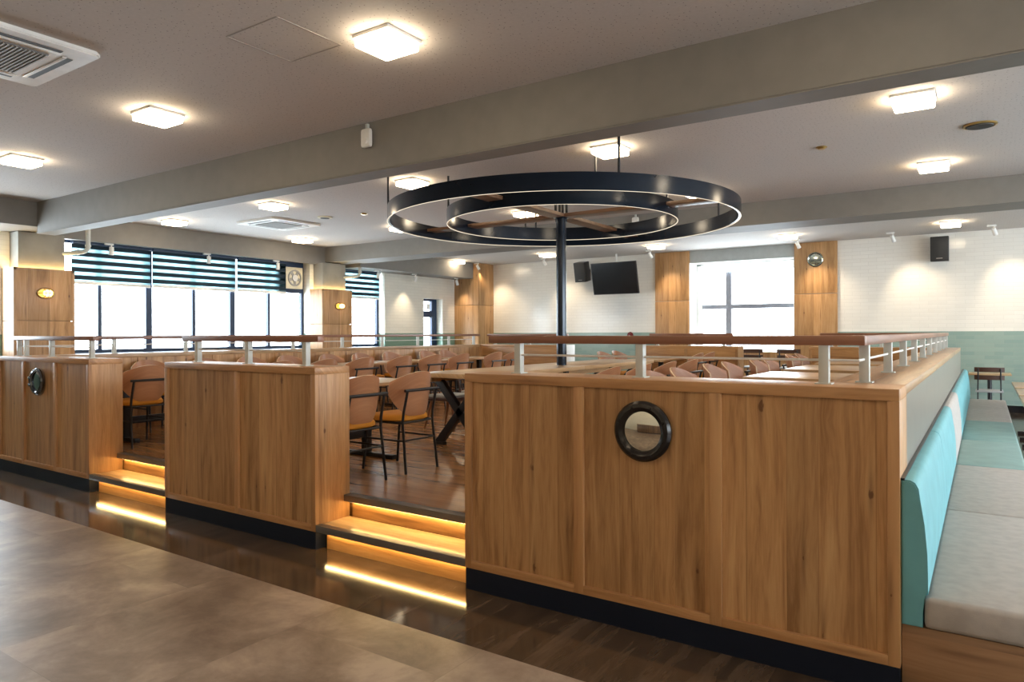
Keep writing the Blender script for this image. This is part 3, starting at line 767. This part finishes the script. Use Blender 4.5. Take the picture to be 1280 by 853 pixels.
# ceiling air conditioners
def ac(x, y, label):
    t = Thing('ceiling_air_conditioner', label, 'air conditioner', (x, y, CZ))
    t.part('panel', MB().prism([(-.47, -.50), (.47, -.50), (.50, -.47), (.50, .47), (.47, .50), (-.47, .50), (-.50, .47), (-.50, -.47)], -.035, 0, 'Z', .008), M['white'], local=True)
    g = t.part('grille', B(-.27, .27, -.27, .27, -.043, -.034, .003), M['grille'], local=True, label='grey intake grille')
    mb = MB()
    for k in range(22): mb.box(-.265, .265, -.26+k*.0245, -.25+k*.0245, -.049, -.043)
    t.part('louvre', mb, M['fangrey'], local=True, parent=g)
    for k in range(4):
        mm = Matrix.Rotation(k*PI/2, 4, 'Z')
        t.part('air_slot', B(-.30, .30, .365, .405, -.0375, -.034, 0, mm), M['slot'], local=True)
        t.part('flap', B(-.31, .31, .335, .362, -.041, -.034, .002, mm), M['white'], local=True)
ac(-10.0, 7.68, 'square white ceiling air conditioner between the beams, above the windows')
ac(-5.42, 1.86, 'square white ceiling air conditioner at the top left corner of the photo')
# ceiling access hatch
root = struct_root('trim_4', (-3.75, 2.93, CZ), 'outline of an access hatch in the ceiling')
mb = MB()
h = .25
for a in (-h, h): mb.box(a-.004, a+.004, -h, h, -.003, .001); mb.box(-h, h, a-.004, a+.004, -.003, .001)
mb.build('hatch_edge', M['hatch'], root)

def disc(name, x, y, r, h, mat, label, cat):
    t = Thing(name, label, cat, (x, y, CZ))
    t.part('base', MB().lathe([(0, -h*.4), (r, -h*.4), (r, 0), (0, 0)], 28), mat, local=True)
    t.part('cover', MB().lathe([(0, -h), (r*.6, -h), (r*.78, -h*.4), (0, -h*.4)], 28), mat, local=True)
disc('smoke_detector', -1.379, 7.731, .055, .022, M['brass'], 'small cream smoke detector on the ceiling right of the chandelier', 'smoke detector')
disc('smoke_detector', -8.117, 7.844, .055, .022, M['brass'], 'tiny beige smoke detector left of the chandelier ring', 'smoke detector')
t = Thing('ceiling_vent', 'round dark ceiling vent with a brass rim at the upper right', 'vent', (-.027, 7.73, CZ))
t.part('rim', MB().lathe([(.115, 0), (.135, 0), (.135, -.012), (.115, -.016)], 32, None, True), M['brass'], local=True)
t.part('cover', MB().lathe([(0, -.022), (.105, -.020), (.115, 0), (0, 0)], 32), M['slot'], local=True)
t = Thing('ceiling_vent', 'small dark ceiling vent beside the farther ceiling air conditioner', 'vent', (-8.886, 7.72, CZ))
t.part('rim', MB().lathe([(.08, 0), (.12, 0), (.12, -.015), (.08, -.02)], 32, None, True), M['cream'], local=True)
t.part('cover', MB().lathe([(0, -.025), (.07, -.024), (.08, 0), (0, 0)], 32), M['slot'], local=True)
def sensor(x, y, z, label, s=1.0):
    t = Thing('wall_sensor', label, 'sensor', (x, y, z))
    t.part('body', B(-.058*s, .058*s, -.05, 0, -.085*s, .085*s, .028*s), M['white'], local=True)
    t.part('lens', MB().lathe([(0, .022), (.022, .016), (.026, 0), (0, 0)], 20, Matrix.Translation((.015, -.046, -.035)) @ Matrix.Rotation(R(90), 4, 'X')), M['railwhite'], local=True)
    t.part('bracket', B(-.012, .012, -.03, 0, .06*s, .13*s, .004), M['postgrey'], local=True)
sensor(-4.572, 4.478, 3.249, 'white oval sensor on the face of the front ceiling beam')
sensor(-4.635, 10.43, 3.27, 'white oval sensor on the back beam seen through the chandelier rings', 1.0)

# sconces on the window columns
def sconce(y, z, label):
    t = Thing('wall_lamp', label, 'wall lamp', (-11.744, y, z))
    X = Matrix.Rotation(R(90), 4, 'Y')
    t.part('base', MB().lathe([(0, .022), (.09, .022), (.10, .012), (.10, 0), (0, 0)], 32, X @ Matrix.Diagonal((.8, 1.25, 1, 1))), M['brass'], local=True)
    t.part('globe', MB().sphere((.085, 0, 0), .052, .9, 1.25, .95), M['bulb'], local=True, label='glowing glass globe')
    mb = MB()
    for a in (-.05, 0, .05): mb.tube([(.02, a, -.072), (.10, a, -.06), (.145, a, 0), (.10, a, .06), (.02, a, .072)], .005, 8)
    mb.tube([(.02, -.105, 0), (.10, -.085, 0), (.147, 0, 0), (.10, .085, 0), (.02, .105, 0)], .005, 8)
    t.part('cage', mb, M['brass'], local=True)
sconce(4.80, 2.125, 'glowing brass caged wall lamp on the left window column')
sconce(10.604, 2.105, 'glowing brass caged wall lamp on the middle window column')

# track spotlights
def spot(x, y, z, target, label, power, ang=74, track='X', w=None):
    t = Thing('spotlight', label, 'spotlight', (x, y, z), group='white spotlights')
    d = (Vector(target)-Vector((x, y, z-.10))).normalized()
    t.part('track_adapter', B(-.11, .03, -.018, .018, -.03, 0, .003) if track == 'X' else B(-.018, .018, -.11, .03, -.03, 0, .003), M['white'], local=True)
    t.part('stem', MB().cyl((0, 0, -.03), (0, 0, -.085), .010, n=12), M['white'], local=True)
    c = Vector((0, 0, -.115))
    t.part('lamp_head', MB().cyl(c-d*.06, c+d*.075, .034, .038, n=20), M['white'], local=True)
    ld = bpy.data.lights.new('spot_beam', 'SPOT'); ld.energy = power; ld.color = (1, .80, .55); ld.spot_size = R(ang); ld.spot_blend = .9; ld.shadow_soft_size = .03
    lo = bpy.data.objects.new('spot_beam', ld); COL.objects.link(lo); lo.parent = t.e
    lo.location = c+d*.09; lo.rotation_euler = d.to_track_quat('-Z', 'Y').to_euler()
SPW = 22
for x, lab, tz, pw in ((-11.31, 'leftmost on the far wall, by the corner column', 1.9, 1.0), (-9.21, 'on the far wall just left of the mast', 1.9, .7), (-6.36, 'over the pier left of the far window', 2.0, 1.0),
               (-3.15, 'over the pier right of the far window', 2.0, 1.0), (-1.44, 'left of the right loudspeaker', 1.9, .8), (.155, 'right of the right loudspeaker', 1.9, .8)):
    spot(x, 15.1, CZ, (x+.45, YW, tz), 'white ceiling spotlight %s' % lab, SPW*pw)
for y, lab, tgt, pw in ((5.93, 'over the leftmost striped blind', (-12.2, 5.9, 1.2), .15), (7.7, 'over the middle striped blind', (-12.2, 7.7, 1.2), .15), (9.25, 'over the striped blind next to the fan', (-12.2, 9.3, 1.2), .15)):
    spot(-12.08, y, 3.02, tgt, 'white spotlight under the edge beam %s' % lab, SPW*pw, track='Y')
for y, lab, tgt, pw in ((11.8, 'over the narrow window', (-12.2, 11.9, 1.2), .15), (13.1, 'on the white tiles left of the far door', (XW, 13.05, 1.8), .5), (14.75, 'between the far door and the corner column', (-11.8, 15.2, 1.9), .5)):
    spot(-11.75, y, 2.985, tgt, 'white spotlight under the edge beam %s' % lab, SPW*pw, track='Y')

# ------------------------------------------------------------------ television and loudspeakers
t = Thing('television', 'large black flat television hung tilted from the ceiling on the far wall', 'television', (-7.32, 15.2, 2.8))
TM = Matrix.Rotation(R(-2), 4, 'Z') @ Matrix.Rotation(R(13), 4, 'X')
t.part('case', B(-.60, .60, -.005, .05, -.385, .385, .008, TM), M['black'], local=True)
t.part('screen', B(-.588, .588, -.009, -.005, -.365, .373, 0, TM), M['screen'], local=True)
t.part('mount', MB().box(-.2, .2, .05, .085, -.2, .2, .004, TM).tube([(0, .10, .0), (0, .12, .2), (0, .12, CZ-2.8)], .02), M['white'], local=True)
def speaker(x, y, z, rx, label, w=.31, h=.49, d=.26):
    t = Thing('loudspeaker', label, 'loudspeaker', (x, y, z))
    mm = Matrix.Rotation(R(rx), 4, 'X')
    t.part('cabinet', B(-w/2, w/2, -d/2, d/2, -h/2, h/2, .012, mm), M['black'], local=True)
    t.part('grille', B(-w/2+.015, w/2-.015, -d/2-.006, -d/2+.004, -h/2+.02, h/2-.02, .004, mm), M['slot'], local=True)
    t.part('badge', B(-.05, .05, -d/2-.009, -d/2-.005, -h/2+.05, -h/2+.062, 0, mm), M['fangrey'], local=True)
    t.part('bracket', MB().tube([(0, d/2-.03, 0), (0, YW-y-.01, 0)], .018).box(-.05, .05, YW-y-.012, YW-y, -.09, .09), M['black'], local=True)
speaker(-8.35, 15.5, 3.03, 12, 'black loudspeaker mounted on the far wall left of the television')
speaker(-.70, 15.6, 3.075, 3, 'black loudspeaker on the white tiled wall at the right', .30, .47, .2)
t = Thing('alarm_button', 'small round dark red alarm button on the teal tiles above the railing', 'alarm', (-7.2, YW-.012, 1.44))
t.part('base', MB().lathe([(0, .018), (.075, .018), (.08, 0), (0, 0)], 28, F), M['red'], local=True)
t.part('knob', MB().lathe([(0, .05), (.04, .045), (.05, .018), (0, .018)], 28, F), M['red'], local=True)

# ------------------------------------------------------------------ chairs
def ply_chair():
    t = Thing('dining_chair', '', 'chair', (0, 0, 0))
    rr = .0115
    def back(u, v):
        a = 2*u-1
        x = a*.255
        zt = .845-.085*abs(a)**2.2
        k = max(0., (abs(a)-.38)/.62)
        zb = .47+.13*k**1.2 + .06*k**4
        z = zb+(zt-zb)*v
        y = -.205+.13*abs(a)**2-.055*(z-.47)/.37
        return (x, y, z)
    t.part('backrest', MB().shell(22, 8, back, .014), [M['ply'], M['ply_edge']], local=True, auto=50)
    seat = MB()
    out = []
    for k in range(36):
        a = 2*PI*k/36; c, s_ = math.cos(a), math.sin(a)
        ex = .23*math.copysign(abs(c)**.62, c); ey = .215*math.copysign(abs(s_)**.62, s_)+.01
        out.append((ex*(1-.10*(ey < 0)*abs(ey)/.2), ey))
    vs = []
    for (sc, z) in ((.90, .425), (1.0, .437), (1.0, .462), (.95, .477), (.75, .484), (.4, .486)):
        vs.append([seat.bm.verts.new((x*sc, y*sc, z)) for x, y in out])
    for A_, B_ in zip(vs, vs[1:]):
        for k in range(36): seat.bm.faces.new((A_[k], A_[(k+1) % 36], B_[(k+1) % 36], B_[k]))
    seat.bm.faces.new(vs[0][::-1]); seat.bm.faces.new(vs[-1])
    t.part('seat', seat, M['orange'], local=True, auto=60)
    for s in (-1, 1):
        t.part('rear_leg', MB().tube([(s*.20, -.25, 0), (s*.188, -.205, .42), (s*.185, -.212, .50), (s*.180, -.256, .69)], rr), M['black'], local=True)
        t.part('front_leg', MB().tube([(s*.212, .235, 0), (s*.198, .185, .418)], rr), M['black'], local=True)
    t.part('back_bar', MB().tube([(-.212, -.256, .69), (.212, -.256, .69)], .013), M['black'], local=True)
    fr = MB()
    for s in (-1, 1): fr.tube([(s*.190, -.207, .418), (s*.198, .19, .418)], .010)
    fr.tube([(-.19, -.20, .418), (.19, -.20, .418)], .010).tube([(-.197, .18, .418), (.197, .18, .418)], .010)
    t.part('seat_frame', fr, M['black'], local=True)
    st = MB()
    st.tube([(-.194, -.222, .27), (.194, -.222, .27)], .008)
    for s in (-1, 1): st.tube([(s*.195, -.222, .27), (s*.204, .204, .27)], .008)
    t.part('stretcher', st, M['black'], local=True)
    return t.e
def ladder_chair(seat_h, top_h, name, cat):
    t = Thing(name, '', cat, (0, 0, 0))
    for s in (-1, 1):
        t.part('rear_leg', MB().tube([(s*.17, -.19, 0), (s*.165, -.17, seat_h), (s*.16, -.22, top_h)], .011), M['black'], local=True)
        t.part('front_leg', MB().tube([(s*.175, .18, 0), (s*.165, .155, seat_h-.02)], .011), M['black'], local=True)
    t.part('seat', B(-.20, .20, -.19, .20, seat_h-.015, seat_h+.02, .012), M['greycushion'], local=True)
    for f in (.62, .96):
        z = seat_h+(top_h-seat_h)*f; y = -.17-.05*f
        t.part('back_slat', MB().shell(10, 2, lambda u, v, z=z, y=y: ((2*u-1)*.215, y+.012+.03*(2*u-1)**2, z-.045+.08*v), .014), M['darkwood'], local=True)
    st = MB()
    for zz in ((.15,) if seat_h < .6 else (.2, .45)):
        for s in (-1, 1): st.tube([(s*.172, -.183, zz), (s*.173, .176, zz)], .008)
        st.tube([(-.173, .172, zz+.03), (.173, .172, zz+.03)], .008)
    t.part('stretcher', st, M['black'], local=True)
    return t.e
def spindle_chair():
    t = Thing('spindle_chair', '', 'chair', (0, 0, 0))
    t.part('seat', B(-.23, .23, -.21, .23, .345, .385, .018), M['darkwood'], local=True)
    t.part('cushion', B(-.21, .21, -.18, .21, .385, .42, .015), M['greycushion'], local=True)
    for s in (-1, 1):
        t.part('front_leg', MB().tube([(s*.21, .22, 0), (s*.17, .17, .345)], [.014, .02]), M['legwood'], local=True)
        t.part('rear_leg', MB().tube([(s*.20, -.25, 0), (s*.16, -.16, .345)], [.014, .02]), M['legwood'], local=True)
        t.part('back_post', MB().tube([(s*.20, -.185, .38), (s*.205, -.24, .64)], .013), M['darkwood'], local=True)
    for k in range(6):
        x = -.14+.056*k
        t.part('spindle', MB().tube([(x, -.188, .38), (x*1.05, -.242, .63)], .006, 8), M['darkwood'], local=True)
    t.part('top_rail', MB().shell(10, 2, lambda u, v: ((2*u-1)*.225, -.245+.02*(2*u-1)**2, .615+.05*v), .018), M['darkwood'], local=True)
    return t.e

CH = ply_chair(); first = [CH]
def chair(x, y, z, rz, label, group):
    if first:
        o = first.pop(); o.location = (x, y, z); o.rotation_euler = (0, 0, rz); o['label'] = label; o['group'] = group
        return o
    return dup(CH, (x, y, z), rz, label, group)
LEFT, RIGHT = PI/2, -PI/2       # facing -X / facing +X
chair(-4.21, 4.487, PZ, LEFT, 'orange seat plywood chair seen whole in the entrance gap, beside the crossed black table legs', 'chairs at the entrance table')
chair(-4.195, 3.84, PZ, LEFT, 'orange seat plywood chair half hidden by the free standing partition in the right entrance', 'chairs at the entrance table')
chair(-5.60, 4.487, PZ, RIGHT, 'plywood chair across the entrance table, farther from the viewer', 'chairs at the entrance table')
chair(-5.60, 3.84, PZ, RIGHT, 'plywood chair across the entrance table, just behind the free standing partition', 'chairs at the entrance table')
ordn = ['first', 'second', 'third', 'fourth', 'fifth', 'sixth', 'seventh', 'eighth', 'ninth', 'tenth']
ys = [3.93, 4.64, 5.40, 6.08, 6.74, 7.52, 8.2, 8.9, 9.85, 10.42]
for k, y in enumerate(ys):
    if k == 0: lab = 'orange seat plywood chair in the left entrance gap with its back to the viewer'
    else: lab = 'plywood chair on the aisle side of the window row, %s from the front' % ordn[k]
    chair(-7.45 if k == 0 else -7.18, y, PZ, LEFT, lab, 'chairs on the aisle side of the window row')
for k, y in enumerate(ys):
    chair(-8.42, y+.03, PZ, RIGHT, 'plywood chair backed against the left side partition, %s from the front' % ordn[k], 'chairs against the left side partition')
for k, y in enumerate((6.05, 6.80, 7.52, 8.24)):
    chair(-3.14, y, PZ, LEFT, 'plywood chair on the right side of the long communal table, %s from the front' % ordn[k], 'chairs on the right of the communal table')
for k, y in enumerate((5.55, 6.15, 7.05, 7.65, 8.72, 9.30, 10.6, 11.2)):
    chair(-2.12, y, PZ, RIGHT, 'plywood chair left of the tables by the right counter, %s from the front' % ordn[k], 'chairs at the tables by the right counter')
for x, rz, d in ((-3.95, LEFT, 'right'), (-5.25, RIGHT, 'left')):
    for y, e in ((10.83, 'nearer'), (11.40, 'farther')):
        chair(x, y, PZ, rz, 'plywood chair %s of the small table by the short rear partition, the %s one' % (d, e), 'chairs at the rear table')
sc = spindle_chair()
for k, y in enumerate((6.72, 7.36, 8.0)):
    lab = 'low dark spindle-back chair with grey cushion left of the communal table, %s from the front' % ordn[k]
    if k == 0: sc.location = (-5.46, y, PZ); sc.rotation_euler = (0, 0, RIGHT); sc['label'] = lab; sc['group'] = 'spindle-back chairs'
    else: dup(sc, (-5.46, y, PZ), RIGHT, lab, 'spindle-back chairs')
st = ladder_chair(.80, 1.15, 'bar_stool', 'stool')
st.location = (-3.82, 14.3, 0); st['label'] = 'tall ladder-back stool in front of the far window, the left one'; st['group'] = 'stools at the far window'
dup(st, (-3.12, 14.3, 0), 0, 'tall ladder-back stool in front of the far window, the right one', 'stools at the far window')
lc = ladder_chair(.46, .86, 'ladder_back_chair', 'chair')
lc.location = (.07, 14.75, 0); lc['label'] = 'dark ladder-back chair with pale seat beyond the end of the turquoise bench'

# ------------------------------------------------------------------ tables
def small_table(name, label, group, x, y, lx, ly, top, along, ped='Y', z0=PZ):
    """table with two black T pedestals joined by a low beam (pedestals spread along ped)"""
    t = Thing(name, label, 'table', (x, y, z0), group=group)
    h = top-z0
    t.part('table_top', B(-lx/2, lx/2, -ly/2, ly/2, h-.032, h, .004), M['table_wood'] if along == 'Y' else M['table_wood_x'], local=True)
    s = (ly if ped == 'Y' else lx)/2-.30
    wd = (lx if ped == 'Y' else ly)/2-.06
    for q in (-s, s):
        if ped == 'Y':
            p = t.part('pedestal', B(-.035, .035, q-.035, q+.035, .04, h-.05, .004), M['black'], local=True)
            t.part('foot', B(-wd, wd, q-.03, q+.03, 0, .04, .006), M['black'], local=True, parent=p)
            t.part('head_plate', B(-wd+.03, wd-.03, q-.03, q+.03, h-.05, h-.032), M['black'], local=True, parent=p)
        else:
            p = t.part('pedestal', B(q-.035, q+.035, -.035, .035, .04, h-.05, .004), M['black'], local=True)
            t.part('foot', B(q-.03, q+.03, -wd, wd, 0, .04, .006), M['black'], local=True, parent=p)
            t.part('head_plate', B(q-.03, q+.03, -wd+.03, wd-.03, h-.05, h-.032), M['black'], local=True, parent=p)
    bm_ = B(-.018, .018, -s+.035, s-.035, .18, .26, .003) if ped == 'Y' else B(-s+.035, s-.035, -.018, .018, .18, .26, .003)
    t.part('stretcher_beam', bm_, M['black'], local=True)
    return t
small_table('dining_table', 'pale wood table in the right entrance gap, left of the whole orange seat chair', None, -4.89, 4.33, .84, 1.44, 1.06, 'Y')
for k, y in enumerate((4.28, 5.74, 7.13, 8.55, 10.13)):
    small_table('dining_table', 'pale wood table in the window row, %s from the front' % ordn[k], 'tables in the window row', -7.80, y, .62, 1.22, 1.06, 'Y')
for k, (a, b) in enumerate(((5.0, 6.25), (6.77, 7.87), (8.42, 9.67), (10.23, 11.4))):
    small_table('dining_table', 'wide pale wood table set against the right counter wall, %s from the front' % ordn[k], 'tables against the right counter', -1.27, (a+b)/2, 1.30, b-a, 1.075, 'X', 'X')
small_table('dining_table', 'small pale wood table in front of the short rear partition', None, -4.6, 11.12, .62, 1.1, 1.06, 'Y')
for k, (a, b) in enumerate(((8.9, 10.15), (10.25, 11.5), (11.6, 12.95))):
    small_table('dining_table', 'pale wood table at the right photo edge beyond the bench, %s nearest' % ordn[k], 'tables at the right edge', .74, (a+b)/2, .80, b-a-.05, .74, 'X', 'Y', 0)
t = Thing('pedestal_table', 'small wood table at the far wall behind the ladder-back chair', 'table', (.08, 15.42, 0))
t.part('table_top', B(-.32, .32, -.30, .30, .71, .74, .004), M['table_wood_x'], local=True)
t.part('pedestal', MB().cyl((0, 0, .03), (0, 0, .71), .035), M['black'], local=True)
t.part('foot', MB().box(-.26, .26, -.03, .03, 0, .03, .004).box(-.03, .03, -.26, .26, 0, .03, .004), M['black'], local=True)

# long communal table with crossed legs, the mast passes through its top
cy0_, cy1_ = 5.36, 9.62
t = Thing('communal_table', 'long narrow communal table with crossed black legs, pierced by the mast', 'table', (-4.365, (cy0_+cy1_)/2, PZ))
mb = MB()
mb.box(-4.80, -4.0, cy0_, PY-.066, 1.055, 1.10, .004); mb.box(-4.80, -4.0, PY+.066, cy1_, 1.055, 1.10, .004)
mb.box(-4.80, PX-.066, PY-.066, PY+.066, 1.055, 1.10); mb.box(PX+.066, -4.0, PY-.066, PY+.066, 1.055, 1.10)
t.part('table_top', mb, M['table_wood'])
def xleg(y):
    m_ = MB()
    a, b = Vector((-4.77, y, PZ)), Vector((-4.17, y, 1.035))
    for s in (0, 1):
        p, q = (a, b) if s == 0 else (Vector((-4.17, y, PZ)), Vector((-4.77, y, 1.035)))
        d = q-p; ang = math.atan2(d.z, d.x)
        mm = Matrix.Translation((p+q)/2) @ Matrix.Rotation(-ang, 4, 'Y')
        m_.box(-d.length/2, d.length/2, -.03+s*.0, .03, -.04, .04, .003, mm)
    m_.box(-4.79, -4.02, y-.035, y+.035, 1.03, 1.055)
    m_.box(-4.80, -4.68, y-.035, y+.035, PZ, PZ+.03); m_.box(-4.24, -4.12, y-.035, y+.035, PZ, PZ+.03)
    return m_
for y in (5.66, 7.1, 8.3, 9.36): t.part('crossed_leg', xleg(y), M['black'])
t.part('apron', MB().box(-4.74, -4.70, cy0_+.12, cy1_-.12, 1.0, 1.055).box(-4.10, -4.06, cy0_+.12, cy1_-.12, 1.0, 1.055), M['table_wood'])

# ------------------------------------------------------------------ turquoise bench
t = Thing('upholstered_bench', 'long turquoise and grey upholstered bench along the counter wall at the right', 'bench', (0, 8.3, 0))
segs = [3.262, 4.97, 6.69, 8.28, 10.10, 11.7, 13.3]
t.part('base', B(-.285, .265, 3.275, 13.3, 0, .30, .003), M['base_wood'])
seatm = [M['greyfab'], M['greyfab'], M['tealseat'], M['tealseat'], M['greyfab'], M['greyfab']]
for k in range(6):
    t.part('seat_cushion', B(-.205, .275, segs[k]+.002, segs[k+1]-.002, .30, .428, .022), seatm[k], label='grey fabric seat cushion' if seatm[k] is M['greyfab'] else 'teal seat cushion', auto=70)
backm = [M['teal'], M['teal'], M['greyfab'], M['teal'], M['teal'], M['teal']]
prof = [(-.284, .302), (-.209, .302), (-.209, .425), (-.190, .440), (-.190, .47), (-.192, .60), (-.202, .72), (-.214, .80), (-.222, .86), (-.234, .884), (-.252, .893), (-.284, .893)]
for k in range(6):
    t.part('back_cushion', MB().prism(prof, segs[k]+.002, segs[k+1]-.002, 'Y', .006), backm[k], label='grey back cushion' if backm[k] is M['greyfab'] else 'teal back cushion', auto=50)
t.part('back_board', B(-.2865, -.283, 12.13, 13.3, 0, .91), M['black'])
t.part('back_piping', MB().box(-.2865, -.272, 3.27, 13.3, .889, .900), M['black'])

# ------------------------------------------------------------------ world, portals, camera
w = bpy.data.worlds.new('daylight'); scn.world = w; w.use_nodes = True
bg = w.node_tree.nodes['Background']; bg.inputs[0].default_value = (.80, .92, 1.0, 1); bg.inputs[1].default_value = 4.2
def portal(name, loc, rot, sx, sy):
    l = bpy.data.lights.new(name, 'AREA'); l.shape = 'RECTANGLE'; l.size = sx; l.size_y = sy
    l.cycles.is_portal = True
    o = bpy.data.objects.new(name, l); COL.objects.link(o); o.location = loc; o.rotation_euler = rot
for nm, y0, y1, z0, z1 in (('a', 5.15, 10.13, WZ0, WZ1), ('b', 11.0, 12.42, WZ0, WZ1), ('c', 2.2, 4.35, WZ0, WZ1), ('d', 13.85, 14.62, 0.0, 2.42)):
    portal('daylight_portal', (-12.48, (y0+y1)/2, (z0+z1)/2), (0, R(-90), 0), z1-z0, y1-y0)
portal('daylight_portal', ((WX0+WX1)/2, 16.42, (WS+WT)/2), (R(-90), 0, 0), WX1-WX0, WT-WS)
portal('daylight_portal', (6.28, 7.75, 1.85), (0, R(90), 0), 2.1, 13.5)

cam = bpy.data.cameras.new('camera'); co = bpy.data.objects.new('camera', cam); COL.objects.link(co)
f, yaw, roll, hy = 873.47, .594332, -.00354853, 416.613
cam.sensor_fit = 'HORIZONTAL'; cam.sensor_width = 36; cam.lens = f/1280*36
cam.shift_y = -(426.5-hy)/1280
rt = Vector((math.cos(yaw), math.sin(yaw), 0)); fw = Vector((-math.sin(yaw), math.cos(yaw), 0)); up = Vector((0, 0, 1))
r3 = rt*math.cos(roll)+up*math.sin(roll); u3 = up*math.cos(roll)-rt*math.sin(roll)
mw = Matrix.Identity(4)
for i in range(3): mw[i][0] = r3[i]; mw[i][1] = u3[i]; mw[i][2] = -fw[i]
mw[2][3] = 1.5
co.matrix_world = mw
cam.clip_start = .05; cam.clip_end = 200
scn.camera = co
scn.view_settings.view_transform = 'Standard'; scn.view_settings.look = 'None'
scn.view_settings.exposure = 1.9; scn.view_settings.gamma = 1.0
scn.view_settings.use_curve_mapping = False
try:
    scn.cycles.use_denoising = True
    scn.cycles.max_bounces = 10; scn.cycles.diffuse_bounces = 5; scn.cycles.glossy_bounces = 5; scn.cycles.transparent_max_bounces = 12
    scn.cycles.sample_clamp_indirect = 6.0
    scn.cycles.caustics_reflective = False; scn.cycles.caustics_refractive = False
except Exception:
    pass
